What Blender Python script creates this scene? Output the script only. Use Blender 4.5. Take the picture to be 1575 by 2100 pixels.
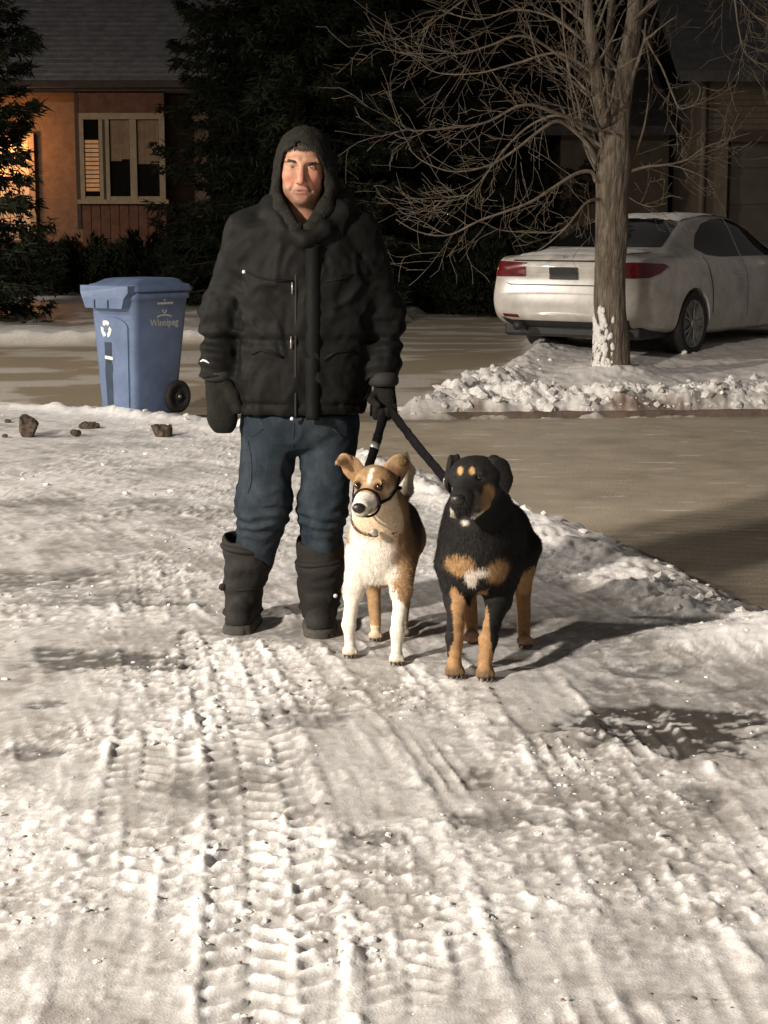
import bpy, bmesh, math, random
import numpy as np
from mathutils import Vector, Matrix
from mathutils.bvhtree import BVHTree
from mathutils.geometry import delaunay_2d_cdt

for _o in list(bpy.data.objects):
    bpy.data.objects.remove(_o)
SC = bpy.context.scene
COL = SC.collection
R = math.radians

# ------------------------------------------------------------------ camera
CAM_H = 1.45
FPX = 3400.0                      # focal length in photograph pixels (1575 x 2100)
PITCH = math.atan(576.0 / FPX)
cam_d = bpy.data.cameras.new('camera')
cam = bpy.data.objects.new('camera', cam_d)
COL.objects.link(cam)
cam.location = (0, 0, CAM_H)
cam.rotation_euler = (math.pi / 2 - PITCH, 0, 0)
cam_d.sensor_fit = 'VERTICAL'
cam_d.sensor_height = 24.0
cam_d.lens = FPX / 2100.0 * 24.0
cam_d.clip_start = 0.05
cam_d.clip_end = 1500
SC.camera = cam

# ------------------------------------------------------------------ night sky and exposure
world = bpy.data.worlds.new('World')
SC.world = world
world.use_nodes = True
_nt = world.node_tree
_bg = _nt.nodes['Background']
_bg.inputs['Color'].default_value = (1.0, 0.93, 0.88, 1)      # overcast night sky lit by the town
_bg.inputs['Strength'].default_value = 0.088
SC.view_settings.view_transform = 'Standard'
SC.view_settings.look = 'None'
SC.view_settings.gamma = 1.0
SC.view_settings.exposure = 0.0
SC.view_settings.use_curve_mapping = False

LAMP_POS = Vector((-9.4, -3.0, 6.5))       # street lamp head, left behind the camera
LAMP_WATT = 15200.0
FILL_LAMP_POS = Vector((-17.5, 10.5, 7.6))      # unseen second lamp, added to fill shadows; paired leg shadows suggest one
FILL_LAMP_WATT = 9500.0
PORCH_WATT = 95.0

# ------------------------------------------------------------------ pixel <-> world helpers (modelling aids)
_F = np.array([0, math.cos(PITCH), -math.sin(PITCH)])
_U = np.array([0, math.sin(PITCH), math.cos(PITCH)])
_C = np.array([0, 0, CAM_H])
def ray(px, py):
    return _F + np.array([1., 0, 0]) * (px - 787.5) / FPX + _U * (1050. - py) / FPX
def W(px, py, Y):
    d = ray(px, py); return _C + d * (Y / d[1])
def G(px, py, z=0.0):
    d = ray(px, py); return _C + d * ((z - CAM_H) / d[2])
def G2(px, py): return tuple(G(px, py)[:2])

# ------------------------------------------------------------------ noise
def _hash(ix, iy, iz, seed):
    with np.errstate(over='ignore'):
        h = (ix.astype(np.uint32) * np.uint32(374761393) + iy.astype(np.uint32) * np.uint32(668265263)
             + iz.astype(np.uint32) * np.uint32(2147483647) + np.uint32(seed * 974711 + 12345))
        h = (h ^ (h >> np.uint32(13))) * np.uint32(1274126177)
        h = (h ^ (h >> np.uint32(16))) * np.uint32(2246822519)
        h = h ^ (h >> np.uint32(13))
    return (h & np.uint32(0xFFFFFF)).astype(np.float64) / 16777215.0
def vnoise(x, y, z=None, seed=0):
    """smooth value noise 0..1"""
    x = np.asarray(x, float); y = np.asarray(y, float)
    two = z is None
    z = np.zeros_like(x) if two else np.asarray(z, float)
    fx = np.floor(x); fy = np.floor(y); fz = np.floor(z)
    tx = x - fx; ty = y - fy; tz = z - fz
    tx = tx * tx * (3 - 2 * tx); ty = ty * ty * (3 - 2 * ty); tz = tz * tz * (3 - 2 * tz)
    ix = fx.astype(np.int64); iy = fy.astype(np.int64); iz = fz.astype(np.int64)
    def lay(k):
        a = _hash(ix, iy, iz + k, seed); b = _hash(ix + 1, iy, iz + k, seed)
        c = _hash(ix, iy + 1, iz + k, seed); d = _hash(ix + 1, iy + 1, iz + k, seed)
        return (a + (b - a) * tx) * (1 - ty) + (c + (d - c) * tx) * ty
    l0 = lay(0)
    if two: return l0
    return l0 + (lay(1) - l0) * tz
def fbm(x, y, z=None, oct=4, seed=0, gain=.5):
    t = 0; a = 1; s = 0
    for o in range(oct):
        k = 2.03 ** o
        t = t + a * vnoise(x * k + 17.3 * o, y * k - 9.1 * o, None if z is None else z * k + 5.7 * o, seed + o); s += a; a *= gain
    return t / s
def sstep(a, b, x):
    t = np.clip((x - a) / (b - a), 0, 1); return t * t * (3 - 2 * t)

# ------------------------------------------------------------------ SDF tools
def rc(P, a, b, ra, rb):
    a = np.asarray(a, float); b = np.asarray(b, float)
    ba = b - a; pa = P - a
    h = np.clip(pa @ ba / max(ba @ ba, 1e-9), 0, 1)
    return np.linalg.norm(pa - h[:, None] * ba, axis=1) - (ra + (rb - ra) * h)
def frc(P, a, b, ra, rb, n, s):
    """round cone flattened by s along n"""
    n = np.asarray(n, float); n = n / np.linalg.norm(n)
    a = np.asarray(a, float); b = np.asarray(b, float)
    k = 1 / s - 1
    Q = P + np.outer((P - a) @ n, n) * k
    b2 = b + n * ((b - a) @ n) * k
    return rc(Q, a, b2, ra, rb) * s ** .5
def ell(P, c, r):
    q = P - np.asarray(c, float); r = np.asarray(r, float)
    k0 = np.linalg.norm(q / r, axis=1); k1 = np.linalg.norm(q / (r * r), axis=1) + 1e-9
    return k0 * (k0 - 1) / k1
def chain(P, pts, rad, k=.02):
    d = None
    for i in range(len(pts) - 1):
        e = rc(P, pts[i], pts[i + 1], rad[i], rad[i + 1])
        d = e if d is None else smin(d, e, k)
    return d
def smin(a, b, k):
    h = np.clip(.5 + .5 * (b - a) / k, 0, 1)
    return b + (a - b) * h - k * h * (1 - h)
def smax(a, b, k): return -smin(-a, -b, k)

def surface_nets(Fv, lo, h):
    nx, ny, nz = Fv.shape
    S = Fv < 0
    cx, cy, cz = nx - 1, ny - 1, nz - 1
    FL = []; PO = []
    cross = []
    for ax in range(3):
        s0 = [slice(None)] * 3; s1 = [slice(None)] * 3
        s0[ax] = slice(0, -1); s1[ax] = slice(1, None)
        A = Fv[tuple(s0)]; B = Fv[tuple(s1)]
        m = S[tuple(s0)] != S[tuple(s1)]
        cross.append(m)
        idx = np.argwhere(m)
        Am = A[m]; Bm = B[m]
        pos = idx.astype(np.float64); pos[:, ax] += Am / (Am - Bm)
        o = [a for a in range(3) if a != ax]
        dims = (cx, cy, cz)
        for d0 in (0, 1):
            for d1 in (0, 1):
                c = idx.copy(); c[:, o[0]] -= d0; c[:, o[1]] -= d1
                ok = np.all((c >= 0) & (c < np.array(dims)), axis=1)
                cc = c[ok]
                flat = (cc[:, 0] * cy + cc[:, 1]) * cz + cc[:, 2]
                FL.append(flat); PO.append(pos[ok])
    FL = np.concatenate(FL); PO = np.concatenate(PO)
    uq, inv = np.unique(FL, return_inverse=True)
    cn = np.bincount(inv)
    V = np.stack([np.bincount(inv, PO[:, a]) / cn for a in range(3)], 1) * h + np.asarray(lo)
    vid = np.full(cx * cy * cz, -1, np.int64); vid[uq] = np.arange(len(uq)); vid = vid.reshape(cx, cy, cz)
    Q = []
    for ax in range(3):
        o = [a for a in range(3) if a != ax]
        idx = np.argwhere(cross[ax])
        lim = np.array([cx, cy, cz])
        ok = (idx[:, o[0]] > 0) & (idx[:, o[1]] > 0) & (idx[:, o[0]] < lim[o[0]]) & (idx[:, o[1]] < lim[o[1]])
        idx = idx[ok]
        if not len(idx): continue
        def g(d0, d1):
            c = idx.copy(); c[:, o[0]] -= d0; c[:, o[1]] -= d1
            return vid[c[:, 0], c[:, 1], c[:, 2]]
        q = np.stack([g(1, 1), g(0, 1), g(0, 0), g(1, 0)], 1)
        ins = S[idx[:, 0], idx[:, 1], idx[:, 2]]
        flip = ~ins if ax != 1 else ins
        q[flip] = q[flip][:, ::-1]
        Q.append(q)
    return V, np.concatenate(Q)
def sdf_mesh(f, lo, hi, h, band=.022):
    """sample f on a grid (only near the surface) and mesh it"""
    lo = np.asarray(lo, float); hi = np.asarray(hi, float)
    K = 4
    nb = np.ceil((hi - lo) / (h * K)).astype(int)            # blocks
    n = nb * K + 1
    cax = [lo[a] + (np.arange(nb[a]) + .5) * h * K for a in range(3)]
    cg = np.stack(np.meshgrid(*cax, indexing='ij'), -1).reshape(-1, 3)
    dc = np.empty(len(cg))
    for i in range(0, len(cg), 300000): dc[i:i + 300000] = f(cg[i:i + 300000])
    near = (np.abs(dc) < h * K * .95 + band).reshape(nb)
    D = np.repeat(np.repeat(np.repeat(np.where(dc > 0, 1., -1.).reshape(nb), K, 0), K, 1), K, 2)
    D = np.pad(D, ((0, 1), (0, 1), (0, 1)), mode='edge')
    mask = np.zeros(n, bool)
    fine = np.repeat(np.repeat(np.repeat(near, K, 0), K, 1), K, 2)
    for dx in (0, 1):
        for dy in (0, 1):
            for dz in (0, 1):
                mask[dx:n[0] - 1 + dx, dy:n[1] - 1 + dy, dz:n[2] - 1 + dz] |= fine
    idx = np.argwhere(mask); P = lo + idx * h
    d = np.empty(len(P))
    for i in range(0, len(P), 300000): d[i:i + 300000] = f(P[i:i + 300000])
    D[mask] = d
    D[0] = D[-1] = 1; D[:, 0] = D[:, -1] = 1; D[:, :, 0] = D[:, :, -1] = 1
    return surface_nets(D, lo, h)

# ------------------------------------------------------------------ mesh / object tools
def mk_mesh(name, V, Fq, smooth=True, col=None):
    me = bpy.data.meshes.new(name)
    V = np.asarray(V, np.float32)
    if isinstance(Fq, np.ndarray):
        n, k = Fq.shape
        me.vertices.add(len(V)); me.vertices.foreach_set('co', V.ravel())
        me.loops.add(n * k); me.loops.foreach_set('vertex_index', Fq.astype(np.int32).ravel())
        me.polygons.add(n)
        me.polygons.foreach_set('loop_start', np.arange(0, n * k, k, dtype=np.int32))
        me.update(calc_edges=True)
    else:
        me.from_pydata(V.tolist(), [], [list(map(int, f)) for f in Fq])
    me.validate()
    me.polygons.foreach_set('use_smooth', np.full(len(me.polygons), bool(smooth)))
    if col is not None and len(me.vertices) == len(V):
        a = me.color_attributes.new('col', 'FLOAT_COLOR', 'POINT')
        c = np.ones((len(V), 4), np.float32); c[:, :3] = col
        a.data.foreach_set('color', c.ravel())
    me.update()
    return me
def root_of(o):
    while o.parent: o = o.parent
    return o
def empty(name, loc):
    o = bpy.data.objects.new(name, None); COL.objects.link(o)
    o.location = tuple(loc); o.empty_display_size = .1
    return o
def tag(o, label=None, cat=None, group=None, kind=None):
    if label: o['label'] = label
    if cat: o['category'] = cat
    if group: o['group'] = group
    if kind: o['kind'] = kind
    return o
def O(name, V, Fq, mat, parent=None, smooth=True, col=None, loc=None):
    """one mesh object; V in world coordinates"""
    V = np.asarray(V, float)
    off = np.zeros(3)
    if parent is not None: off = np.array(root_of(parent).location)
    elif loc is not None: off = np.asarray(loc, float)
    me = mk_mesh(name, V - off, Fq, smooth, col)
    me.materials.append(mat)
    o = bpy.data.objects.new(name, me); COL.objects.link(o)
    if parent is not None: o.parent = parent
    elif loc is not None: o.location = tuple(off)
    return o
class MB:
    def __init__(s): s.v = []; s.f = []
    def add(s, V, Fq):
        b = len(s.v); s.v.extend([tuple(map(float, p)) for p in V]); s.f.extend([tuple(int(i) + b for i in f) for f in Fq])
        return s
    def box(s, lo, hi, M=None, bev=0.0):
        x0, y0, z0 = lo; x1, y1, z1 = hi
        if bev > 0:
            bm = bmesh.new(); bmesh.ops.create_cube(bm, size=1)
            for v in bm.verts: v.co = Vector(((x0 + x1) / 2 + v.co.x * (x1 - x0), (y0 + y1) / 2 + v.co.y * (y1 - y0), (z0 + z1) / 2 + v.co.z * (z1 - z0)))
            bmesh.ops.bevel(bm, geom=list(bm.edges), offset=bev, segments=2, affect='EDGES', profile=.5)
            bm.verts.index_update()
            V = [v.co.copy() for v in bm.verts]; Fq = [[v.index for v in f.verts] for f in bm.faces]; bm.free()
        else:
            V = [Vector(p) for p in ((x0, y0, z0), (x1, y0, z0), (x1, y1, z0), (x0, y1, z0), (x0, y0, z1), (x1, y0, z1), (x1, y1, z1), (x0, y1, z1))]
            Fq = [(3, 2, 1, 0), (4, 5, 6, 7), (0, 1, 5, 4), (1, 2, 6, 5), (2, 3, 7, 6), (3, 0, 4, 7)]
        if M is not None: V = [M @ p for p in V]
        return s.add(V, Fq)
    def tube(s, pts, rad, n=8, flat=None, cap=True, jitter=None):
        """swept tube; flat=(normal, factor) squeezes section"""
        pts = [Vector(p) for p in pts]
        if not hasattr(rad, '__len__'): rad = [rad] * len(pts)
        b = len(s.v); up = Vector((0.31, .17, .93))
        prev = None
        for i, p in enumerate(pts):
            t = (pts[min(i + 1, len(pts) - 1)] - pts[max(i - 1, 0)])
            t = t.normalized() if t.length > 1e-9 else Vector((0, 0, 1))
            if prev is None:
                u = t.cross(up); u = u.normalized() if u.length > 1e-4 else t.cross(Vector((1, 0, 0))).normalized()
                if flat is not None:
                    w = Vector(flat[0]); w = (w - t * w.dot(t)).normalized(); u = w.cross(t).normalized()
            else:
                u = (prev - t * prev.dot(t)).normalized()
            prev = u; w = t.cross(u)
            for k in range(n):
                a = 2 * math.pi * k / n
                rr = rad[i] * (jitter(i, k) if jitter else 1)
                q = p + u * (math.cos(a) * rr) + w * (math.sin(a) * rr * (flat[1] if flat else 1))
                s.v.append((q.x, q.y, q.z))
        for i in range(len(pts) - 1):
            for k in range(n):
                a = b + i * n + k; c = b + i * n + (k + 1) % n
                s.f.append((a, c, c + n, a + n))
        if cap:
            s.f.append(tuple(b + k for k in range(n))[::-1]); s.f.append(tuple(b + (len(pts) - 1) * n + k for k in range(n)))
        return s
    def lathe(s, prof, M, n=24):
        """prof: list (r, z); spun about local z"""
        b = len(s.v)
        for r_, z_ in prof:
            for k in range(n):
                a = 2 * math.pi * k / n
                q = M @ Vector((r_ * math.cos(a), r_ * math.sin(a), z_)); s.v.append((q.x, q.y, q.z))
        for i in range(len(prof) - 1):
            for k in range(n):
                a = b + i * n + k; c = b + i * n + (k + 1) % n
                s.f.append((a, c, c + n, a + n))
        s.f.append(tuple(b + k for k in range(n))[::-1]); s.f.append(tuple(b + (len(prof) - 1) * n + k for k in range(n)))
        return s
    def prism(s, poly, z0, z1, M=None):
        n = len(poly)
        V = [Vector((x, y, z0)) for x, y in poly] + [Vector((x, y, z1)) for x, y in poly]
        Fq = [tuple(range(n))[::-1], tuple(range(n, 2 * n))] + [(i, (i + 1) % n, n + (i + 1) % n, n + i) for i in range(n)]
        if M is not None: V = [M @ p for p in V]
        return s.add(V, Fq)
    def out(s, name, mat, parent=None, smooth=False, loc=None, col=None):
        return O(name, s.v, s.f, mat, parent, smooth, col, loc)
def vnormals(V, Q):
    a = V[Q[:, 1]] - V[Q[:, 0]]; b = V[Q[:, 2]] - V[Q[:, 0]]
    n = np.cross(a, b); N = np.zeros_like(V)
    for i in range(Q.shape[1]):
        for c in range(3): N[:, c] += np.bincount(Q[:, i], n[:, c], len(V))
    return N / (np.linalg.norm(N, axis=1)[:, None] + 1e-12)

# ------------------------------------------------------------------ materials
def mat(name, color, rough=.6, var=.25, scale=8., bump=0., bscale=40., metal=0., spec=.5, vcol=False, color2=None, emit=None, coat=0., bdist=.01, sheen=0.):
    m = bpy.data.materials.new(name); m.use_nodes = True
    nt = m.node_tree; N = nt.nodes; L = nt.links
    b = N['Principled BSDF']
    b.inputs['Roughness'].default_value = rough; b.inputs['Metallic'].default_value = metal
    b.inputs['Specular IOR Level'].default_value = spec
    if coat: b.inputs['Coat Weight'].default_value = coat; b.inputs['Coat Roughness'].default_value = .12
    if sheen: b.inputs['Sheen Weight'].default_value = sheen; b.inputs['Sheen Roughness'].default_value = .5
    tc = N.new('ShaderNodeTexCoord')
    nz = N.new('ShaderNodeTexNoise'); nz.inputs['Scale'].default_value = scale; nz.inputs['Detail'].default_value = 6; nz.inputs['Roughness'].default_value = .65
    L.new(tc.outputs['Object'], nz.inputs['Vector'])
    mx = N.new('ShaderNodeMix'); mx.data_type = 'RGBA'
    if vcol:
        ca = N.new('ShaderNodeVertexColor'); ca.layer_name = 'col'
        mr = N.new('ShaderNodeMapRange'); mr.inputs[1].default_value = .3; mr.inputs[2].default_value = .7
        mr.inputs[3].default_value = 1 - var; mr.inputs[4].default_value = 1 + var
        L.new(nz.outputs['Fac'], mr.inputs[0])
        mx.blend_type = 'MULTIPLY'; mx.inputs[0].default_value = 1
        L.new(ca.outputs['Color'], mx.inputs[6]); L.new(mr.outputs[0], mx.inputs[7])
    else:
        c2 = color2 or tuple(c * (1 - var) for c in color)
        rp = N.new('ShaderNodeValToRGB'); rp.color_ramp.elements[0].position = .35; rp.color_ramp.elements[1].position = .65
        L.new(nz.outputs['Fac'], rp.inputs['Fac']); L.new(rp.outputs['Color'], mx.inputs[0])
        mx.inputs[6].default_value = (*c2, 1); mx.inputs[7].default_value = (*[min(1, c * (1 + (0 if color2 else var * .5))) for c in color], 1)
    L.new(mx.outputs[2], b.inputs['Base Color'])
    if bump:
        n2 = N.new('ShaderNodeTexNoise'); n2.inputs['Scale'].default_value = bscale; n2.inputs['Detail'].default_value = 5
        L.new(tc.outputs['Object'], n2.inputs['Vector'])
        bp = N.new('ShaderNodeBump'); bp.inputs['Strength'].default_value = bump; bp.inputs['Distance'].default_value = bdist
        L.new(n2.outputs['Fac'], bp.inputs['Height']); L.new(bp.outputs['Normal'], b.inputs['Normal'])
    if emit:
        b.inputs['Emission Color'].default_value = (*emit[0], 1); b.inputs['Emission Strength'].default_value = emit[1]
    return m
def glass(name, tint=(.012, .013, .014), rough=.03):
    m = mat(name, tint, rough, .05, 3., spec=.4)
    return m
# ================================================================== street lamp (its light is the key light)
M_steel = mat('galvanised_steel', (.30, .31, .32), .5, .2, 6., metal=.6)
M_lampglow = mat('lamp_lens', (.8, .7, .5), .4, .02, emit=((1, .78, .52), 14))
def street_lamp(pos, watt, dx, dy, label):
    bx, by = pos.x + dx, pos.y + dy
    t = empty('street_lamp', (bx, by, -.1))
    MB().tube([(bx, by, -.1), (bx, by, 4.5), (bx, by, pos.z + .3)], [.11, .09, .06], 14).out('post', M_steel, t, True)
    MB().tube([(bx, by, pos.z + .1), (bx - dx * .4, by - dy * .4, pos.z + .42), (pos.x, pos.y, pos.z + .46)], [.045, .04, .035], 10).out('arm', M_steel, t, True)
    Mx = Matrix.Translation((pos.x, pos.y, pos.z + .4)) @ Matrix.Rotation(math.atan2(-dy, -dx), 4, 'Z')
    MB().box((-.4, -.16, -.06), (.4, .16, .1), Mx, .04).out('luminaire', M_steel, t, True)
    MB().box((-.3, -.11, -.085), (.3, .11, -.062), Mx).out('lens', M_lampglow, t)
    MB().lathe([(.2, 0), (.2, .03), (.13, .05), (.11, .3)], Matrix.Translation((bx, by, -.1)), 14).out('base_flange', M_steel, t, True)
    tag(t, label, 'street lamp', 'street lamps along the lane')
    ld = bpy.data.lights.new('street_lamp_light', 'SPOT'); ld.energy = watt; ld.color = (1, .905, .795); ld.shadow_soft_size = .40
    ld.spot_size = R(180); ld.spot_blend = .40            # cut-off luminaire: throws its light down, little towards the horizon
    lo = bpy.data.objects.new('street_lamp_light', ld); COL.objects.link(lo)
    lo.parent = t; lo.location = pos - t.location
street_lamp(LAMP_POS, LAMP_WATT, -1.6, -.6, 'tall grey steel street lamp standing nearest the lane, left of the camera')
street_lamp(FILL_LAMP_POS, FILL_LAMP_WATT, -1.5, .9, 'tall grey steel street lamp added unseen on the far left as fill light')

# ================================================================== ground, road, lane snow, yard
M_ground = mat('lawn_snow', (.52, .50, .48), .8, .3, .6, .6, 3., bdist=.05)
MB().add([(-500, -400, -.16), (500, -400, -.16), (500, 700, -.16), (-500, 700, -.16)], [(0, 1, 2, 3)]).out('ground', M_ground)
tag(bpy.data.objects['ground'], kind='structure')

def road_mat():
    m = mat('icy_asphalt', (.47, .405, .31), .45, .3, 2.2, .7, 90., color2=(.34, .29, .215), bdist=.006, spec=.4)
    nt = m.node_tree; N = nt.nodes; L = nt.links
    b = N['Principled BSDF']; mx = [n for n in N if n.type == 'MIX'][0]
    # dusting of snow grains, stretched along the road
    tc = [n for n in N if n.type == 'TEX_COORD'][0]
    mp = N.new('ShaderNodeMapping'); mp.inputs['Scale'].default_value = (1.1, 5, 1)
    n1 = N.new('ShaderNodeTexNoise'); n1.inputs['Scale'].default_value = 1.7; n1.inputs['Detail'].default_value = 9; n1.inputs['Roughness'].default_value = .72
    L.new(tc.outputs['Object'], mp.inputs['Vector']); L.new(mp.outputs['Vector'], n1.inputs['Vector'])
    rp = N.new('ShaderNodeValToRGB'); rp.color_ramp.elements[0].position = .605; rp.color_ramp.elements[1].position = .65
    L.new(n1.outputs['Fac'], rp.inputs['Fac'])
    m2 = N.new('ShaderNodeMix'); m2.data_type = 'RGBA'
    L.new(rp.outputs['Color'], m2.inputs[0]); L.new(mx.outputs[2], m2.inputs[6]); m2.inputs[7].default_value = (.72, .70, .67, 1)
    vc = N.new('ShaderNodeVertexColor'); vc.layer_name = 'col'
    m3 = N.new('ShaderNodeMix'); m3.data_type = 'RGBA'; m3.blend_type = 'MULTIPLY'; m3.inputs[0].default_value = 1
    L.new(m2.outputs[2], m3.inputs[6]); L.new(vc.outputs['Color'], m3.inputs[7]); L.new(m3.outputs[2], b.inputs['Base Color'])
    return m
M_road = road_mat()
RZ = -.09
xs = np.concatenate([np.linspace(-40, -6, 60), np.linspace(-5.9, 6, 220), np.linspace(6.2, 40, 60)]); ys = np.concatenate([np.linspace(-30, 3.5, 50), np.linspace(3.6, 16, 240), np.linspace(16.2, 22, 30)])
gx, gy = np.meshgrid(xs, ys, indexing='ij')
gz = RZ + .012 * (fbm(gx * .6, gy * .6, seed=3) - .5) + .006 * (fbm(gx * 7, gy * 7, seed=4, oct=3) - .5)
# scraped bare pavement on the right, ribbed by the grader blade
_w = (fbm(gx * 1.2, gy * 1.2, seed=5) - .5) * .5
_dk = sstep(-.12, .12, (gx - 1.12) * .74 - (gy - 8.41) * .67 + _w * .5) * sstep(11.6, 10.0, gy)
_rib = .5 + .5 * np.sin((gy * 1.0 - gx * .25) * 70 + 4 * _w)
gz = gz + .004 * _dk * _rib
_cr = np.exp(-(np.abs(fbm(gx * .7 + 3, gy * .9, seed=6, oct=4) - .5) / .006) ** 2) * .5
rcol = np.stack([1 - .62 * _dk * (.75 + .25 * _rib) - .35 * _cr] * 3, -1).reshape(-1, 3) * np.array([1, 1, 1])
rcol = np.clip(rcol * (.85 + .3 * fbm(gx * 3, gy * 9, seed=7, oct=4)).reshape(-1, 1), .05, 1.2)
def grid_faces(n, m):
    i, j = np.meshgrid(np.arange(n - 1), np.arange(m - 1), indexing='ij')
    a = (i * m + j).ravel()
    return np.stack([a, a + m, a + m + 1, a + 1], 1)
road = O('road', np.stack([gx, gy, gz], -1).reshape(-1, 3), grid_faces(len(xs), len(ys)), M_road, None, True, rcol); tag(road, kind='structure')

EDGE = [(9, 1.9), (3.8, 4.3), (2.15, 5.42), (1.56, 6.15), (1.32, 6.95), (1.10, 7.87), (.78, 8.75), (.21, 10.1), (-.08, 10.9), (-1.1, 12.7), (-2.05, 13.5), (-3.2, 14.1), (-8, 15.6), (-16, 17.5)]
def poly_coords(X, Y, poly):
    """signed lateral (left of travel +), arclength, abs distance to a polyline"""
    best = np.full(X.shape, 1e9); lat = np.zeros(X.shape); arc = np.zeros(X.shape); s0 = 0.
    for (x0, y0), (x1, y1) in zip(poly[:-1], poly[1:]):
        dx, dy = x1 - x0, y1 - y0; l = math.hypot(dx, dy)
        t = np.clip(((X - x0) * dx + (Y - y0) * dy) / (l * l), 0, 1)
        ex = X - x0 - t * dx; ey = Y - y0 - t * dy
        d = np.hypot(ex, ey)
        sg = np.where(dx * ey - dy * ex >= 0, 1., -1.)
        m = d < best
        best = np.where(m, d, best); lat = np.where(m, d * sg, lat); arc = np.where(m, s0 + t * l, arc)
        s0 += l
    return lat, arc, best
def smooth_poly(p, n=6):
    p = [np.array(q, float) for q in p]; out = []
    for i in range(len(p) - 1):
        a, b, c, d = p[max(i - 1, 0)], p[i], p[i + 1], p[min(i + 2, len(p) - 1)]
        for k in range(n):
            t = k / n
            out.append(.5 * (2 * b + (c - a) * t + (2 * a - 5 * b + 4 * c - d) * t * t + (3 * b - a - 3 * c + d) * t ** 3))
    out.append(p[-1]); return [tuple(q) for q in out]
EDGE = smooth_poly(EDGE, 4)

def px_track(pts): return smooth_poly([G2(*p) for p in pts], 5)
# (centre line in the photograph, width m, depth, tread kind, tread period, strength)
TRACKS = [
    (px_track([(575, 2260), (560, 2080), (555, 1850), (540, 1640), (505, 1480), (440, 1300)]), .27, .014, 'bars', .078, 1.28),
    (px_track([(215, 2250), (260, 1950), (300, 1720), (330, 1520), (330, 1330), (300, 1150)]), .26, .010, 'bars', .07, .8),
    (px_track([(1520, 2260), (1430, 2060), (1330, 1830), (1230, 1620), (1130, 1470), (1010, 1330)]), .24, .012, 'lines', .05, .9),
    (px_track([(1250, 2230), (1180, 2020), (1080, 1800), (985, 1640), (870, 1480), (760, 1350), (640, 1240)]), .22, .010, 'lines', .045, .8),
    (px_track([(900, 2240), (880, 2000), (820, 1760), (740, 1560), (650, 1420), (530, 1290), (330, 1130), (100, 1010)]), .24, .009, 'bars', .06, .6),
    (px_track([(-200, 1020), (100, 960), (380, 950), (480, 970)]), .25, .015, 'lines', .06, .8),
    (px_track([(-250, 1180), (80, 1090), (330, 1040), (480, 1060)]), .25, .012, 'bars', .09, .7),
    (px_track([(1700, 1990), (1560, 1850), (1450, 1690), (1350, 1540), (1230, 1400)]), .20, .016, 'lines', .06, .9),
]
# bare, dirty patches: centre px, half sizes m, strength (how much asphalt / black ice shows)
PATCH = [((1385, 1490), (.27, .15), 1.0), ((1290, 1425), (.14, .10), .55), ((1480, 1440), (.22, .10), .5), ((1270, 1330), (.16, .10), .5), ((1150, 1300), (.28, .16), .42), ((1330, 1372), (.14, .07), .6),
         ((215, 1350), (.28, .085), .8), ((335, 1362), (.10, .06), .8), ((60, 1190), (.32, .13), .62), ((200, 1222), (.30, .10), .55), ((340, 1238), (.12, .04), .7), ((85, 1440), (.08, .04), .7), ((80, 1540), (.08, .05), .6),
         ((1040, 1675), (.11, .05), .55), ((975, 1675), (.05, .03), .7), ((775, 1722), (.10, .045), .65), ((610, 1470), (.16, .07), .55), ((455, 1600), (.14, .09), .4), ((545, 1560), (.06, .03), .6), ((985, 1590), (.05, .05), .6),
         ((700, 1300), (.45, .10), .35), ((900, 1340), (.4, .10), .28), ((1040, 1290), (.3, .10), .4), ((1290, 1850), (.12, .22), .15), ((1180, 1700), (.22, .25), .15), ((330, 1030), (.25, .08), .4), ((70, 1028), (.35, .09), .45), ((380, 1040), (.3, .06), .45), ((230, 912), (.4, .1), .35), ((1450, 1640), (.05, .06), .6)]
FEET = []
LANE_DIR = px_track([(1000, 2900), (960, 2240), (900, 1900), (820, 1700), (740, 1530), (620, 1390), (480, 1260), (280, 1120), (40, 1010), (-500, 900)])
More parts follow.
